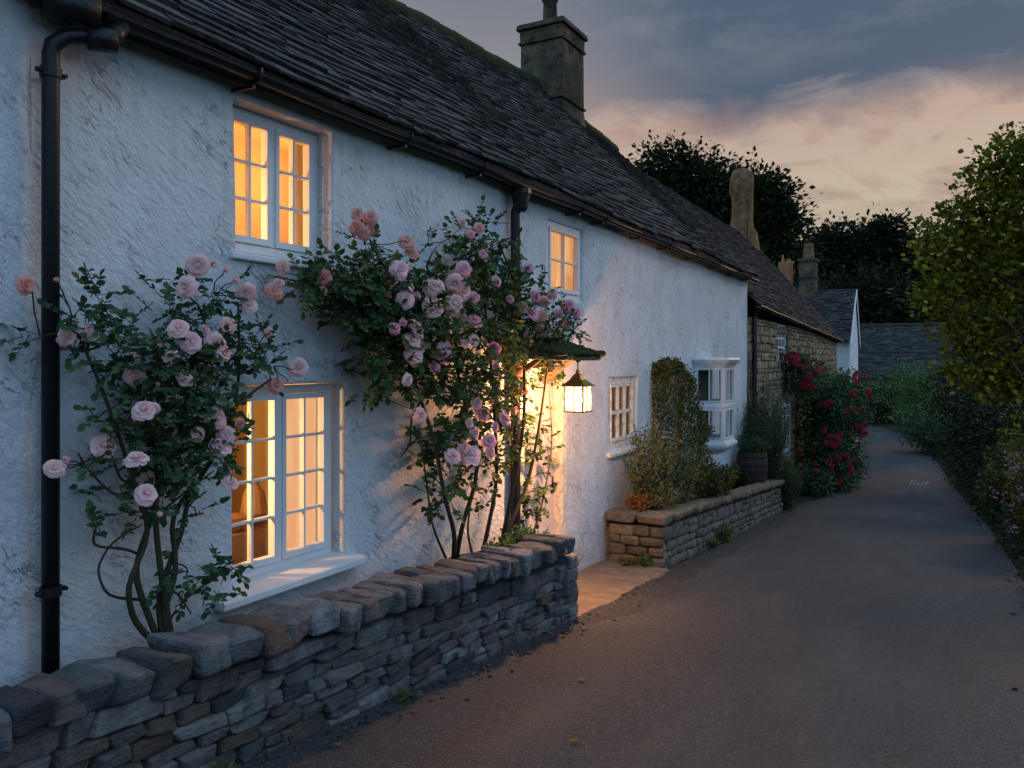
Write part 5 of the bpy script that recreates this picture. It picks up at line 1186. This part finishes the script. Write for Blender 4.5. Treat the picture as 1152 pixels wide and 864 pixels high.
Bm = [(404,240,8,'petal_peach'), (417,243,8,'petal_peach'), (400,255,8,'petal_peach'), (420,255,9,'petal_peach'), (410,262,7,'petal_peach'), (458,270,9,'petal_peach'), (465,283,7,'petal_peach'), (487,258,5), (320,299,8,'petal_peach'), (309,326,9,'petal_peach'), (313,316,7,'petal_peach'), (368,311,8,'petal_peach'), (366,325,6,'petal_peach'), (440,312,11), (452,303,11), (461,300,9), (463,320,8), (470,332,11,'petal_deep'), (458,336,9), (487,324,11), (493,318,10), (490,342,11), (486,350,8), (511,320,11), (522,328,10), (512,341,11), (535,335,7,'petal_deep'), (523,303,8,'petal_deep'), (535,358,8,'petal_deep'), (453,362,11,'petal_deep'), (446,368,8,'petal_deep'), (470,366,11), (466,382,10), (468,398,11), (474,392,7), (503,392,9,'petal_deep'), (497,398,8,'petal_deep'), (491,412,8,'petal_deep'), (536,382,8), (555,394,8,'petal_deep'), (524,385,5), (461,427,7), (475,468,10), (538,453,7), (530,476,6), (553,452,8,'petal_deep'), (545,465,7,'petal_deep'), (535,488,8), (511,511,9), (531,508,12), (524,503,8), (552,495,9,'petal_deep'), (560,480,7,'petal_deep'), (553,508,6),
      (596,300,5,'petal_deep'), (605,333,7,'petal_deep'), (612,340,6,'petal_peach'), (622,330,6,'petal_peach'), (600,350,8,'petal_deep'), (611,357,8,'petal_peach'), (630,352,6,'petal_deep'), (640,345,7,'petal_deep'), (650,352,6,'petal_deep'), (628,370,6,'petal_peach'), (640,365,6,'petal_peach'), (612,372,8,'petal_peach'), (590,345,6,'petal_peach'), (575,335,5,'petal_deep'), (596,380,7,'petal_peach'), (605,395,6,'petal_peach'), (565,425,6,'petal_peach'), (585,415,6,'petal_peach'), (575,440,7,'petal_peach'), (560,412,6), (590,440,6,'petal_peach'), (580,460,6,'petal_peach'), (570,470,7,'petal_deep'), (540,255,6,'petal_peach'), (530,262,6,'petal_deep'), (522,250,5,'petal_peach'), (560,315,6,'petal_deep'), (545,285,5,'petal_deep')]
rose_bush(t, M['rose_leaf_warm'], st, [], areas, [bl_(*(b if len(b) == 4 else (*b, 'petal')), x=.20 if b[0] > 570 and b[1] > 360 else (.46 if 440 < b[0] < 620 else .32)) for b in Bm], .043)

# ------------------------------------------------------------------ small plants by the walls
upright('box_plant', 'low bright green plant behind the end of the garden wall', (.36, 5.45, top1(5.4)-.13), .14, .20, 2200, M['bright_leaf'], .03, 'leaf', 50, .3, cat='plant', yr=.42)
def weed(x, y, r, h, n, lab):
    upright('weed', lab, (x, y, roadz(x, y)), r, h, n, M['bright_leaf'] if h > .1 else M['sage_leaf'], .045, 'needle', 26, .5, cat='weed', group='weeds at the foot of the walls', lo=.05, yr=r)
weed(.48, 8.10, .07, .20, 420, 'upright weed by the front corner of the raised bed')
weed(.30, 8.08, .10, .10, 420, 'low weed against the front of the raised bed')
weed(.74, 10.4, .12, .28, 700, 'tall weed at the lane side of the raised bed')
weed(.74, 9.9, .08, .13, 260, 'short weed at the lane side of the raised bed')
weed(.72, 3.55, .05, .05, 200, 'small weed at the foot of the garden wall')
weed(.67, 2.35, .06, .07, 260, 'leafy weed at the near foot of the garden wall')
# single fallen leaves on the asphalt
for (px, py, lab) in ((650, 767, 'fallen tan leaf alone on the near asphalt'), (963, 541, 'fallen pale leaf on the far lane by the red bush'), (640, 836, 'tiny fallen leaf near the bottom of the lane')):
    k_ = (px-576)/F; Z_ = 4.0
    for _ in range(30):
        yv = (k_*SN+CS)*Z_; xv = CX+(k_*CS-SN)*Z_; Z_ = (CZ - roadz(xv, yv)) * F/(py-HY)
    mb = MB(); leaves(mb, [(xv, yv, roadz(xv, yv)+.012)], [(.8, .4, .1)], [(.2, .1, 1)], .05, .9, 'oval'); tag(mb.build('fallen_leaf', M['orange_leaf']), lab, 'leaf', 'fallen leaves on the lane')
